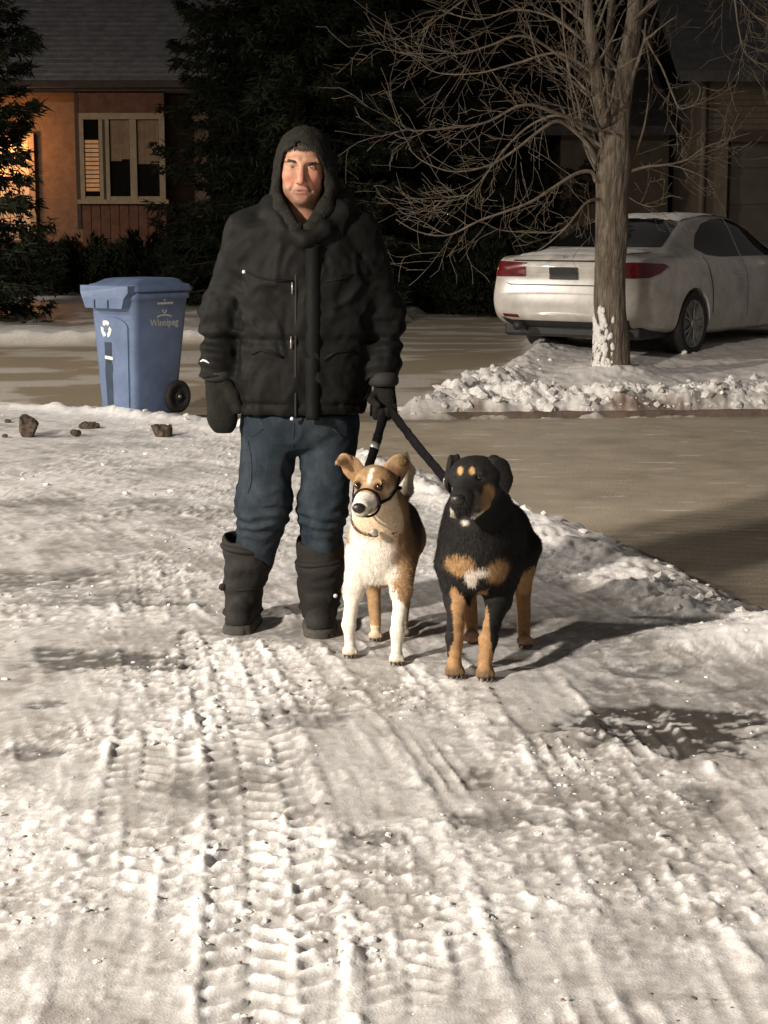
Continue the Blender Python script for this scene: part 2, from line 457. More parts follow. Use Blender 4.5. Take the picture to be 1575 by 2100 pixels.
def lane_fields(X, Y):
    lat, arc, dist = poly_coords(X, Y, EDGE)
    d = lat                                   # + on the lane side
    wob = (fbm(X * 2.3, Y * 2.3, seed=11) - .5) * .30 + (fbm(X * 9, Y * 9, seed=12, oct=3) - .5) * .10
    dd = d + wob
    h = .026 * (fbm(X * .8, Y * .8, seed=21) - .5) + .009 * (fbm(X * 3.2, Y * 3.2, seed=22) - .5)
    lump = fbm(X * 14, Y * 14, seed=23, oct=4, gain=.6)
    h = h + .0065 * (lump - .5)
    rough = sstep(.42, .62, fbm(X * 1.7, Y * 1.4, seed=24, oct=3))
    sl, ss, _ = poly_coords(X, Y, LANE_DIR)
    streak = fbm(ss * 4.5, sl * 38, seed=28, oct=3, gain=.6); h = h + .005 * (streak - .5)
    crumb = np.clip(vnoise(X * 48, Y * 40, seed=25) - .52, 0, 1) * (.25 + rough) + .8 * np.clip(vnoise(X * 90, Y * 80, seed=26) - .6, 0, 1) * (.4 + rough)
    h = h + .011 * crumb
    spk = vnoise(X * 150, Y * 120, seed=27)
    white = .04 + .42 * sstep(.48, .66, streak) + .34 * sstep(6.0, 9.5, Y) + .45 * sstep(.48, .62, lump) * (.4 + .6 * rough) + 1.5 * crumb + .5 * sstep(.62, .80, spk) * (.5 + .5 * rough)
    # ridge ploughed up along the road
    rw = .17 + .08 * (fbm(X * .9, Y * .9, seed=31) - .5)
    near = sstep(4.0, 9.5, Y)
    rh = (.035 + .05 * (fbm(X * 1.3 + 5, Y * 1.3, seed=32) - .5))
    ridge = np.exp(-((dd - .26) / rw) ** 2)
    h = h + ridge * (rh + .085 * (fbm(X * 7, Y * 7, seed=33, oct=4, gain=.6) - .5))
    white = white + ridge * .55
    # soft trail of snow on the left in front of the bin
    bank = sstep(1.2, .2, dd) * sstep(11.2, 12.4, Y) * sstep(0.0, -1.0, X)
    h = h + bank * (.0 + .06 * (fbm(X * 3, Y * 3, seed=35) - .4)); white = white + .55 * bank
    # second bank, lower right corner
    lat2, _, _ = poly_coords(X, Y, smooth_poly([(.72, 2.2), (1.02, 3.0), (1.16, 3.6), (1.32, 4.2), (1.75, 4.75), (3.2, 5.2)], 4))
    b2 = sstep(.05, -.22, lat2 + wob * .5) * sstep(.2, .5, d)
    rim2 = np.exp(-((lat2 + wob * .5 + .12) / .10) ** 2) * sstep(.2, .5, d)
    h = h + b2 * (.035 + .05 * (fbm(X * 5, Y * 5, seed=36) - .4)) + rim2 * (.025 + .07 * (fbm(X * 8, Y * 8, seed=37, oct=4) - .4)); white = white + .40 * b2 + .5 * rim2
    lobe = np.exp(-(((X - 1.22) / .36) ** 2 + ((Y - 5.72) / .22) ** 2))
    h = h + lobe * .06; white = white + .8 * lobe
    # tyre tracks
    for poly, w, dep, kind, per, st in TRACKS:
        l, s, ad = poly_coords(X, Y, poly)
        m = ad < w * .85
        if not m.any(): continue
        l, s, x_, y_ = l[m], s[m], X[m], Y[m]
        ww = w * (1 + .15 * (vnoise(s * 3, s * 0 + 1.5, seed=41) - .5))
        ins = sstep(ww * .5 + .012, ww * .5 - .012, np.abs(l))
        keep = np.maximum(sstep(.34, .62, fbm(x_ * 2.2, y_ * 2.2, seed=42, oct=4)), st - .6) * np.minimum(st, 1.15)
        rim = np.exp(-((np.abs(l) - ww * .5 - .02) / .022) ** 2) * 2.2 * sstep(.45, .8, fbm(s * 11, l * 20, seed=43, oct=3))
        hv = -dep * .55 * ins * (.6 + .4 * keep) + .0055 * rim * keep
        wv = -.30 * ins + .55 * rim * keep
        sj = s + .018 * (vnoise(s * 6, l * 10, seed=44) - .5)
        if kind == 'bars':
            row = np.floor((l + w * .5) / (w / 3.0))
            fr = ((l + w * .5) / (w / 3.0)) % 1.0
            ph = (sj + row * per * .37 + (fr - .5) * per * .5 * np.where(row % 2 == 0, 1, -1)) / per
            bar = np.exp(-(((ph % 1.0) - .5) / .19) ** 4) * sstep(0.02, .12, fr) * sstep(1.0, .90, fr) * (.55 + .75 * vnoise(s * 22, l * 25, seed=45))
            mid = np.exp(-((np.abs(l + w * .17)) / .014) ** 2) * (.4 + vnoise(s * 25, l * 3, seed=46)) * .9
            tr = np.maximum(bar, mid)
        else:
            lw = l + .02 * (fbm(s * 5, l * 4, seed=48, oct=2) - .5)
            tr = np.exp(-((((lw / per) % 1.0) - .5) / .15) ** 2) * sstep(.42, .70, fbm(s * 4, l * 14, seed=47, oct=3)) * 1.1
        hv = hv + (.0125 if kind == 'bars' else .0085) * tr * ins * keep
        wv = wv + 1.0 * tr * ins * keep
        h[m] += hv; white[m] += wv
    # bare patches
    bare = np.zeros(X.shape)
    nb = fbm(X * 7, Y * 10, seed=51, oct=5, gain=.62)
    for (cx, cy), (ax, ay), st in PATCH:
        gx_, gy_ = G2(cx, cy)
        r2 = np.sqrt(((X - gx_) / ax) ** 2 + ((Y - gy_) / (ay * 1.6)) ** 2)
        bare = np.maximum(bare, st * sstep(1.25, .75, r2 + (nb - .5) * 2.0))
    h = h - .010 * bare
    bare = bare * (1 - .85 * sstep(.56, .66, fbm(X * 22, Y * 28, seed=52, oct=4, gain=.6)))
    # drop to the road
    drop = sstep(.02, -.16, dd)
    h = h * (1 - drop) + (RZ - .05) * drop
    # flatten below boots and paws
    for (fx, fy, fr) in FEET:
        k = sstep(fr * 1.8, fr * .8, np.hypot(X - fx, Y - fy))
        h = h * (1 - k) + (-.004) * k
    return h, np.clip(white, 0, 1.4), bare, dd, rough
FEET += [(*G2(490, 1285), .13), (*G2(655, 1290), .13), (*G2(718, 1342), .05), (*G2(812, 1356), .05), (*G2(770, 1308), .05), (*G2(933, 1382), .06), (*G2(995, 1388), .06), (*G2(1076, 1322), .05), (*G2(968, 1318), .05), (*G2(826, 1300), .05)]

def axis(parts):
    out = [parts[0][0]]
    for a, b, n in parts: out += list(np.linspace(a, b, n + 1)[1:])
    return np.array(out)
def build_lane():
    xs = axis([(-14, -5, 90), (-5, -2.4, 110), (-2.4, -1.1, 95), (-1.1, .2, 175), (.2, 1.5, 140), (1.5, 2.4, 60), (2.4, 10, 60)])
    ys = [-12.]
    while ys[-1] < 2.0: ys.append(ys[-1] + .45)
    ys[-1] = 2.0; ys.append(2.5)
    while ys[-1] < 17.5: ys.append(ys[-1] + .0085 * (max(ys[-1], 2.9) / 3.0) ** 1.25)
    ys = np.array(ys)
    X, Y = np.meshgrid(xs, ys, indexing='ij')
    sh = X.shape
    x, y = X.ravel(), Y.ravel()
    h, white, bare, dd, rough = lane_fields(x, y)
    V = np.stack([x, y, h], 1)
    n = fbm(x * 2.1, y * 2.6, seed=61, oct=5)
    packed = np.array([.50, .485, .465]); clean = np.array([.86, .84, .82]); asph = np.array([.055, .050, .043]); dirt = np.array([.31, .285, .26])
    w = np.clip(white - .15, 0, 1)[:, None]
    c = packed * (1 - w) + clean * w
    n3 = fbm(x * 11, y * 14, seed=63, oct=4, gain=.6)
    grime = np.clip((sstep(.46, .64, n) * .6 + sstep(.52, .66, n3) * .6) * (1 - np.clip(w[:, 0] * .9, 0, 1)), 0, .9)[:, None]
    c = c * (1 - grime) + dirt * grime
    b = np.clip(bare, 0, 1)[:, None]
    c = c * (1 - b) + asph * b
    # brown sand thrown on the plough ridge
    s = (np.exp(-((dd - .12) / .10) ** 2) * sstep(.52, .66, fbm(x * 5, y * 5, seed=62)) * .55)[:, None]
    c = c * (1 - s) + np.array([.33, .25, .19]) * s
    F4 = grid_faces(*sh)
    keep = (dd[F4] > -.35).any(1)
    F4 = F4[keep]
    used = np.unique(F4); mp = np.full(len(V), -1); mp[used] = np.arange(len(used))
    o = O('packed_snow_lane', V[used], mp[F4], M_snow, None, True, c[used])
    tag(o, kind='structure')
    return sh
M_snow = mat('snow', (.8, .8, .8), .50, .14, 34., .45, 170., vcol=True, spec=.40, bdist=.004)
build_lane()

# ---- far side: kerb bank with the tree, driveway, lawns
def yard_fields(X, Y):
    wob = (fbm(X * 1.6, Y * 1.6, seed=71) - .5) * .5
    rise = .26 * sstep(14.2, 17.6, Y) + .35 * sstep(19, 30, Y) * sstep(6, -6, X)
    # kerb line: right island begins 13.6, left lawn begins ~18.7
    kerb_r = 13.72 + .085 * (X - .2)
    dr = (Y - kerb_r) + wob * .25 + .16 * (fbm(X * 6, Y * 2, seed=78, oct=3) - .4)
    # left edge of the island, running up along the driveway
    lx = .12 + .42 * np.clip(Y - 13.8, 0, 3.2) + .10 * np.clip(Y - 17, 0, 30)
    di = (X - lx) + wob * .5
    isl = np.minimum(dr, di)
    lawn = np.minimum(Y - (18.9 + .05 * X), (-.15 - .0 * Y) - X + .12 * np.clip(Y - 18.9, 0, 40)) + wob * .6
    far = Y - 27
    snowd = np.maximum(np.maximum(isl, lawn), far)
    h = np.full(X.shape, RZ - .05) + (rise + .06) * sstep(13.6, 15.2, Y)
    s = sstep(-.08, .16, snowd)
    body = .10 * s
    lum = fbm(X * 5, Y * 5, seed=72, oct=5, gain=.6)
    bankr = np.exp(-((isl - .38) / .42) ** 2) * sstep(15.9, 14.6, Y) + .35 * np.exp(-((isl - .2) / .3) ** 2) * sstep(14.6, 15.2, Y)
    bankl = .30 * np.exp(-((lawn - .35) / .4) ** 2) * sstep(21, 19.5, Y)
    b = np.maximum(bankr, bankl)
    lum2 = fbm(X * 13, Y * 13, seed=77, oct=4, gain=.65)
    h = h + body + b * (.12 + .24 * (lum - .45) + .12 * (lum2 - .5)) + s * .035 * (fbm(X * 9, Y * 9, seed=73, oct=4) - .5)
    tb = W(1253, 752, 15.6)
    mound = np.exp(-(((X - tb[0]) / .42) ** 2 + ((Y - tb[1] + .1) / .45) ** 2))
    h = h + mound * (.12 + .12 * (lum - .5))
    mr = np.exp(-(((X - 4.0) / .5) ** 2 + ((Y - 15.6) / .5) ** 2)); h = h + mr * .14
    kerbdirt = np.exp(-((isl - .05) / .13) ** 2) * sstep(15.5, 14.3, Y) * sstep(.40, .60, fbm(X * 3, Y * 3, seed=74)) * sstep(.3, .9, X)
    white = np.maximum(s, np.clip(1.6 * b, 0, 1)) * (.55 + .6 * b + .5 * mound) + .35 * s * (lum - .5) * 2
    return h, white, s, kerbdirt, lum, b
def build_yard():
    xs = axis([(-16, -5, 60), (-5, -.3, 110), (-.3, 4.2, 300), (4.2, 6, 45), (6, 18, 40)])
    ys = [13.2]
    while ys[-1] < 46: ys.append(ys[-1] + .016 * (ys[-1] / 13) ** 4.2)
    ys = np.array(ys)
    X, Y = np.meshgrid(xs, ys, indexing='ij'); x, y = X.ravel(), Y.ravel()
    h, white, s, kd, lum, b = yard_fields(x, y)
    n = fbm(x * 1.3, y * 1.3, seed=75, oct=5)
    snowc = np.array([.56, .535, .505]); clean = np.array([.86, .84, .81]); ice = np.array([.27, .225, .16]); dirt = np.array([.20, .135, .10])
    w = np.clip(white - .3, 0, 1)[:, None]
    c = snowc * (1 - w) + clean * w
    dust = sstep(.50, .62, fbm(x * 1.1, y * 3.0, seed=76, oct=5)) * .55
    dr = ice * (1 - dust[:, None]) + np.array([.6, .57, .53]) * dust[:, None]
    sc_ = np.clip(np.maximum(s, 1.6 * b), 0, 1)
    c = c * sc_[:, None] + dr * (1 - sc_[:, None])
    grass = sstep(.48, .62, n) * .55 * sstep(19.6, 21, y) * s * (1 - np.clip(b, 0, 1))
    c = c * (1 - grass[:, None]) + np.array([.16, .15, .10]) * grass[:, None]
    c = c * (1 - kd[:, None] * .9) + dirt * kd[:, None] * .9
    o = O('snowy_yard', np.stack([x, y, h], 1), grid_faces(*X.shape), M_snow, None, True, c)
    tag(o, kind='structure')
build_yard()

# ---- concrete kerb of the island
M_kerb = mat('kerb_concrete', (.17, .125, .10), .9, .4, 5., .5, 30.)
def kerb():
    pts = [(.12, 14.1), (.35, 13.74), (1, 13.73), (3, 13.90), (6, 14.17), (12, 14.72)]
    mb = MB(); pts = smooth_poly(pts, 5)
    for i, (a, b) in enumerate(zip(pts[:-1], pts[1:])):
        a = Vector((*a, 0)); b = Vector((*b, 0)); t = (b - a).normalized(); n = Vector((-t.y, t.x, 0)) * .15
        V = [a, b, b + n, a + n]
        mb.add([(p.x, p.y, RZ - .03) for p in V] + [(p.x, p.y, RZ + .055) for p in V], [(4, 5, 6, 7), (0, 1, 5, 4), (2, 3, 7, 6)])
    o = mb.out('kerb', M_kerb); tag(o, kind='structure')
kerb()

# ---- loose snow crumbs (uncountable)
def ico(sub):
    bm = bmesh.new(); bmesh.ops.create_icosphere(bm, subdivisions=sub, radius=1)
    bm.verts.index_update()
    V = np.array([v.co[:] for v in bm.verts]); Fq = np.array([[v.index for v in f.verts] for f in bm.faces]); bm.free()
    return V, Fq
def crumbs(name, XY, Z, size, colr, seed, zs=.65):
    rng = np.random.default_rng(seed); bV, bF = ico(1); n = len(XY)
    ang = rng.uniform(0, 6.28, n); ca, sa = np.cos(ang), np.sin(ang)
    J = bV[None] * (1 + rng.uniform(-.38, .38, (n, len(bV), 1)))
    J[:, :, 0] *= rng.uniform(.7, 1.5, (n, 1)); J[:, :, 2] *= zs
    x = J[:, :, 0] * ca[:, None] - J[:, :, 1] * sa[:, None]; y = J[:, :, 0] * sa[:, None] + J[:, :, 1] * ca[:, None]
    V = np.stack([x, y, J[:, :, 2]], -1) * size[:, None, None]
    V[:, :, 0] += XY[:, 0, None]; V[:, :, 1] += XY[:, 1, None]; V[:, :, 2] += (Z + size * .25)[:, None]
    Fq = (bF[None] + (np.arange(n) * len(bV))[:, None, None]).reshape(-1, 3)
    c = np.repeat(colr, len(bV), 0)
    o = O(name, V.reshape(-1, 3), Fq, M_snow, None, False, c); return o
def scatter_crumbs():
    rng = np.random.default_rng(5)
    n = 11000
    y = 2.6 * (14.0 / 2.6) ** rng.uniform(0, 1, n); x = rng.uniform(-1, 1, n) * (.30 * y + .25)
    h, white, bare, dd, rough = lane_fields(x, y)
    pr = .12 + .75 * rough + .5 * np.exp(-((dd - .25) / .3) ** 2)
    clump = sstep(.5, .68, fbm(x * 4, y * 4, seed=81, oct=3))
    keep = (rng.uniform(0, 1, n) < pr * (.25 + .75 * clump)) & (dd > -.05)
    x, y, h = x[keep], y[keep], h[keep]
    size = .0025 + .0085 * rng.uniform(0, 1, len(x)) ** 4 * (1 + .8 * (y > 8)) * (1 + 2.6 * np.exp(-((dd[keep] - .22) / .2) ** 2))
    g = rng.uniform(.5, .88, len(x))[:, None]
    o = crumbs('snow_crumbs', np.stack([x, y], 1), h - .001, size, g * np.array([1, .97, .93]), 6)
    tag(o, 'loose white snow crumbs strewn over the packed lane', 'snow', kind='stuff')
    # grit and brown slush crumbs
    n = 1700
    y = 2.7 * (13.0 / 2.7) ** rng.uniform(0, 1, n); x = rng.uniform(-1, 1, n) * (.27 * y + .15)
    h, white, bare, dd, rough = lane_fields(x, y)
    keep = (dd > 0) & (rng.uniform(0, 1, n) < .08 + 1.3 * sstep(.54, .70, fbm(x * 3, y * 3, seed=83, oct=4)))
    x, y, h = x[keep], y[keep], h[keep]
    size = .002 + .006 * rng.uniform(0, 1, len(x)) ** 3
    g = rng.uniform(.5, 1.3, len(x))[:, None]
    o = crumbs('dirt_crumbs', np.stack([x, y], 1), h - .002, size, g * np.array([.17, .125, .095]), 8)
    tag(o, 'brown grit and slush crumbs along the tyre tracks', 'grit', kind='stuff')
    n = 3000
    x = rng.uniform(-.3, 6.5, n); y = 13.5 + rng.exponential(.75, n)
    h, white, s, kd, lum, b = yard_fields(x, y)
    keep = (s > .3) & (rng.uniform(0, 1, n) < .15 + b)
    x, y, h = x[keep], y[keep], h[keep]
    size = .006 + .055 * rng.uniform(0, 1, len(x)) ** 5
    g = rng.uniform(.62, .9, len(x))[:, None]
    o = crumbs('snow_chunks', np.stack([x, y], 1), h, size, g * np.array([1, .97, .93]), 7, .8)
    tag(o, 'broken snow chunks heaped along the far kerb', 'snow', kind='stuff')
scatter_crumbs()

# ---- dirty frozen clods by the bin
M_clod = mat('frozen_dirt', (.13, .095, .068), .9, .6, 14., 1., 30., color2=(.04, .028, .02), bdist=.03)
def clod(px, py, wpx, hpx, seed, label, squash=1.):
    base = G(px, py); s = 3400 / base[1]
    rx, rz = wpx / s / 2, hpx / s
    rng = np.random.default_rng(seed)
    c = np.array([base[0], base[1] + rx * .5, rz * .42])
    def f(P):
        d = ell(P, c, (rx, rx * .8, rz * .6))
        q = (P - c) / rx
        d = d + rx * .55 * (fbm(q[:, 0] * 4 + seed, q[:, 1] * 4, q[:, 2] * 4, oct=3, seed=seed + 5) - .5) + rx * .75 * (fbm(q[:, 0] * 1.3 + seed, q[:, 1] * 1.3, q[:, 2] * 1.3, oct=4, seed=seed) - .5)
        for k in range(7):
            nrm = rng2[k]
            d = smax(d, ((P - c) @ nrm) - rx * cut[k], rx * .08)
        return d
    rng2 = rng.normal(size=(7, 3)); rng2 /= np.linalg.norm(rng2, axis=1)[:, None]; cut = rng.uniform(.5, .85, 7)
    lo = c - np.array([rx * 1.5, rx * 1.5, rz * 1.1]); hi = c + np.array([rx * 1.5, rx * 1.5, rz * 1.1])
    V, Q = sdf_mesh(f, lo, hi, max(rx / 14, .004))
    o = O('dirty_snow_clod', V, Q, M_clod, None, True, None, (base[0], base[1], 0)); tag(o, label, 'clod', 'dirty frozen clods on the snow near the bin')
clod(54, 896, 54, 46, 1, 'largest dark dirty frozen clod, upright, on bright snow at the left edge')
clod(182, 880, 38, 14, 2, 'flat dark clod lying just left of and below the blue bin')
clod(330, 898, 54, 28, 3, 'brown angular clod on snow right below the blue bin')
clod(154, 895, 22, 15, 4, 'small dark clod between the largest clod and the flat one')
clod(8, 897, 16, 6, 5, 'low dark clod cut by the left picture edge')
clod(16, 868, 14, 9, 6, 'tiny dark clod just behind the largest clod')
# ================================================================== the man
YM = 6.05
def m(px, py, dy=0.): return W(px, py, YM + dy)
M_jacket = mat('black_parka_cloth', (.0092, .0090, .0082), .66, .35, 5., .25, 120., spec=.10, bdist=.003, color2=(.0055, .0053, .0047))
M_hood = mat('charcoal_fleece', (.021, .0200, .0170), .95, .35, 60., .9, 160., spec=.05, bdist=.006)
M_jeans = mat('dark_denim', (.017, .026, .036), .88, .40, 14., .6, 220., vcol=True, spec=.12, bdist=.003)
M_boot = mat('black_boot_rubber', (.013, .011, .009), .8, .5, 14., .6, 50., color2=(.014, .012, .010), spec=.35, bdist=.004)
M_sole = mat('boot_sole', (.05, .045, .035), .8, .4, 20., .4, 60.)
M_glove = mat('dark_knit_glove', (.010, .0098, .0078), .9, .35, 30., .8, 150., spec=.2, bdist=.004)
M_skin = mat('skin', (.5, .3, .2), .55, .12, 40., .35, 180., vcol=True, spec=.35, bdist=.0015)
M_hair = mat('dark_hair', (.030, .021, .015), .6, .4, 60., .8, 200., bdist=.004)
M_eye = mat('eyeball', (.10, .075, .06), .2, .1, 30.)
M_iris = mat('iris', (.02, .014, .01), .2, .2, 60.)
M_white = mat('white_print', (.70, .69, .66), .6, .15, 30.)
M_zip = mat('dull_metal', (.42, .40, .36), .4, .3, 40., metal=.7)
M_thread = mat('dark_stitching', (.012, .011, .010), .8, .2, 30.)

MAN = np.array([G2(575, 1292)[0], YM, 0.])

# ---- head and neck: the body (continuous surface, the rest lies under the clothes)
H0 = m(621.5, 344)
def head_local(P): return (P - H0)
def head_sdf(P):
    q = head_local(P).copy()
    # slight tilt and turn of the head
    a = R(2.5); c, s = math.cos(a), math.sin(a)
    x = q[:, 0] * c - q[:, 2] * s; z = q[:, 0] * s + q[:, 2] * c
    q = np.stack([x, q[:, 1], z], 1)
    ax = np.abs(q[:, 0]); S = np.stack([ax, q[:, 1], q[:, 2]], 1)
    d = ell(q, (0, .012, .032), (.077, .098, .098))
    d = smin(d, ell(q, (0, -.03, -.035), (.070, .066, .088)), .03)
    d = smin(d, ell(q, (0, -.038, -.082), (.063, .054, .042)), .03)
    d = smin(d, ell(q, (0, -.074, -.115), (.026, .022, .018)), .025)
    d = smin(d, ell(S, (.042, -.062, -.030), (.024, .028, .022)), .02)          # cheekbones
    d = smin(d, rc(S, (.012, -.088, .020), (.050, -.072, .020), .011, .010), .016)   # brow
    d = smax(d, -ell(S, (.034, -.108, .000), (.021, .022, .0115)), .012)        # eye sockets
    d = smin(d, ell(S, (.0335, -.0785, -.001), (.0155, .0145, .0125)), .005)    # lids
    d = smax(d, -ell(S, (.0335, -.097, -.0025), (.0125, .012, .0020)), .0015)    # slit between lids
    d = smin(d, rc(q, (0, -.093, .010), (0, -.119, -.050), .0085, .0125), .012)  # nose
    d = smin(d, ell(S, (.0135, -.106, -.053), (.0085, .011, .008)), .007)
    d = smax(d, -ell(S, (.008, -.116, -.0635), (.0045, .006, .004)), .003)
    d = smin(d, ell(q, (0, -.0905, -.0785), (.025, .0105, .006)), .006)          # lips
    d = smin(d, ell(q, (0, -.0895, -.0895), (.021, .0110, .006)), .006)
    d = smax(d, -ell(q, (0, -.106, -.0838), (.023, .012, .0026)), .002)
    d = smax(d, -rc(S, (.020, -.102, -.048), (.036, -.084, -.082), .0036, .003), .010)   # fold beside the mouth
    d = smax(d, -ell(q, (0, -.108, -.103), (.02, .012, .004)), .01)
    d = smin(d, ell(S, (.077, .012, -.01), (.010, .022, .032)), .008)           # ears
    d = smin(d, rc(q, (0, .010, -.08), (.004, -.005, -.20), .060, .066), .03)     # neck
    d = smin(d, ell(q, (.004, .03, -.27), (.17, .09, .075)), .05)               # top of the chest
    return d
V, Q = sdf_mesh(head_sdf, H0 + (-.19, -.15, -.34), H0 + (.19, .13, .14), .0026)
q = head_local(V)
skin = np.tile(np.array([.40, .215, .135]), (len(V), 1))
def blend(c, col, k):
    k = np.clip(k, 0, 1)[:, None]; return c * (1 - k) + np.array(col) * k
g = lambda c, r: np.exp(-(((q - np.array(c)) / np.array(r)) ** 2).sum(1))
gs = lambda c, r: np.exp(-(((np.stack([np.abs(q[:, 0]), q[:, 1], q[:, 2]], 1) - np.array(c)) / np.array(r)) ** 2).sum(1))
skin = blend(skin, (.42, .15, .10), .7 * gs((.04, -.08, -.04), (.022, .03, .025)))
skin = blend(skin, (.44, .14, .10), .8 * g((0, -.12, -.052), (.016, .02, .012)))
beard = sstep(-.062, -.085, q[:, 2]) * sstep(-.20, -.12, q[:, 2]) * sstep(.03, -.03, q[:, 1]) * (.5 + .6 * fbm(V[:, 0] * 300, V[:, 1] * 300, V[:, 2] * 300, oct=2, seed=9))
skin = blend(skin, (.12, .075, .055), .75 * beard)
skin = blend(skin, (.40, .13, .11), .9 * g((0, -.1, -.0775), (.021, .03, .0045)) + .9 * g((0, -.1, -.0905), (.019, .03, .005)))
skin = blend(skin, (.10, .045, .04), 1.1 * g((0, -.1, -.084), (.022, .03, .0022)))
skin = blend(skin, (.16, .085, .06), .75 * gs((.034, -.09, .005), (.020, .03, .004)) + .4 * gs((.034, -.09, -.009), (.016, .03, .004)))
skin = skin * (.80 + .4 * fbm(V[:, 0] * 130, V[:, 1] * 130, V[:, 2] * 130, oct=3, seed=12))[:, None]
skin = blend(skin, (.40, .13, .09), .5 * sstep(.5, .7, fbm(V[:, 0] * 45, V[:, 1] * 45, V[:, 2] * 45, oct=3, seed=13)) * sstep(.05, -.02, q[:, 2]))
person = O('person', V, Q, M_skin, None, True, skin, MAN)
tag(person, 'person in black hooded parka, blue jeans and tall black boots holding two leashes', 'person')
for sx in (-1, 1):
    e = H0 + np.array([sx * .0335, -.0785, -.001 - .0015 * sx])
    MB().lathe([(.0005, -.0118), (.006, -.010), (.0105, -.005), (.0118, 0), (.0105, .005), (.006, .010), (.0005, .0118)], Matrix.Translation(e) @ Matrix.Rotation(R(90), 4, 'X'), 16).out('eye', M_eye, person, True)
    MB().lathe([(.0058, .0104), (.0045, .0118), (.0005, .0123)], Matrix.Translation(e + np.array([.001, 0, 0])) @ Matrix.Rotation(R(90), 4, 'X'), 14).out('iris', M_iris, bpy.data.objects[[o.name for o in person.children if o.name.startswith('eye')][-1]], True)
    # eyebrow: short overlapping hairs
    rng = random.Random(20 + sx); mb = MB()
    for k in range(110):
        u = rng.random(); bx = .0165 + .036 * u; bz = .0125 + .006 * math.sin(u * 2.6) - .004 * (sx > 0) + rng.uniform(-.0035, .0035)
        p = np.array([sx * bx, -.1005 + .020 * u * u + .004, bz - .0022 * sx]); dr = np.array([sx * .010, .004, rng.uniform(-.003, .003)])
        mb.tube([H0 + p, H0 + p + dr * .5 + (0, -.002, .001), H0 + p + dr], [.0009, .0008, .0003], 4)
    mb.out('eyebrow', M_hair, person, True)
# ---- hair: cap with a ragged fringe
def hair_sdf(P):
    q = head_local(P)
    d = ell(q, (0, .014, .034), (.079, .1005, .0985))
    line = .066 + .010 * (vnoise(q[:, 0] * 60, q[:, 1] * 0 + 2, seed=4) - .5) + .012 * np.exp(-((q[:, 0] - .01) / .02) ** 2) * -1 + .05 * np.clip(np.abs(q[:, 0]) - .05, 0, 1)
    d = smax(d, np.where(q[:, 1] < 0, (line - q[:, 2]), -.05 - q[:, 2] + 0 * line), .006)
    return d + .003 * (fbm(q[:, 0] * 160, q[:, 1] * 60, q[:, 2] * 60, oct=2, seed=8) - .5)
V, Q = sdf_mesh(hair_sdf, H0 + (-.1, -.11, -.08), H0 + (.1, .13, .15), .0035)
hair = O('hair', V, Q, M_hair, person)
rng = random.Random(77); mb = MB()
for k in range(230):
    x = rng.uniform(-.058, .058); th = math.sqrt(max(0, 1 - (x / .079) ** 2))
    z0 = .082 + rng.uniform(-.006, .006); L = rng.uniform(.014, .026) + .006 * math.exp(-((x - .012) / .02) ** 2)
    def pt(z, x=x):
        s_ = max(0, 1 - (x / .079) ** 2 - ((z - .034) / .0985) ** 2); return H0 + np.array([x, .014 - .1005 * math.sqrt(s_) - .003, z])
    mb.tube([pt(z0), pt(z0 - L * .5, x + rng.uniform(-.003, .003)), pt(z0 - L, x + rng.uniform(-.007, .007)) + (0, .002, 0)], [.0016, .0014, .0003], 4)
mb.out('fringe', M_hair, hair, True)

# ---- parka
PROF = [(385, 628, 40, .085), (415, 626, 62, .105), (440, 624, 92, .118), (470, 622, 124, .130), (520, 623, 134, .145), (600, 625, 136, .155), (700, 625, 138, .168), (790, 620, 136, .172), (845, 617, 131, .165), (870, 616, 128, .16)]
pz = np.array([m(p[1], p[0])[2] for p in PROF]); o_ = np.argsort(pz)
pcx = np.array([m(p[1], p[0])[0] for p in PROF]); pw = np.array([p[2] * YM / FPX for p in PROF]); pd = np.array([p[3] for p in PROF])
def torso(P):
    z = P[:, 2]
    cx = np.interp(z, pz[o_], pcx[o_]); a = np.interp(z, pz[o_], pw[o_]); b = np.interp(z, pz[o_], pd[o_])
    x = P[:, 0] - cx; y = P[:, 1] - YM - .01
    k = (np.abs(x / a) ** 2.5 + np.abs(y / b) ** 2.5) ** (1 / 2.5)
    return (k - 1) * np.minimum(a, b) * .8
HEMZ = m(617, 851, -.16)[2]
A_L = [m(512, 482), m(456, 640, .03), m(448, 772, -.03)]; R_L = [.078, .071, .060]
A_R = [m(732, 486), m(786, 648, .03), m(786, 786, -.06)]; R_R = [.076, .068, .052]
def folds(P, seed, fz, fx, amp):
    w = fbm(P[:, 0] * 5, P[:, 1] * 5, P[:, 2] * 5, oct=2, seed=seed) * 3
    n = fbm(P[:, 0] * fx + w, P[:, 1] * fx, P[:, 2] * fz + w, oct=3, seed=seed + 3)
    return amp * (np.abs(n - .5) * 2 - .35)
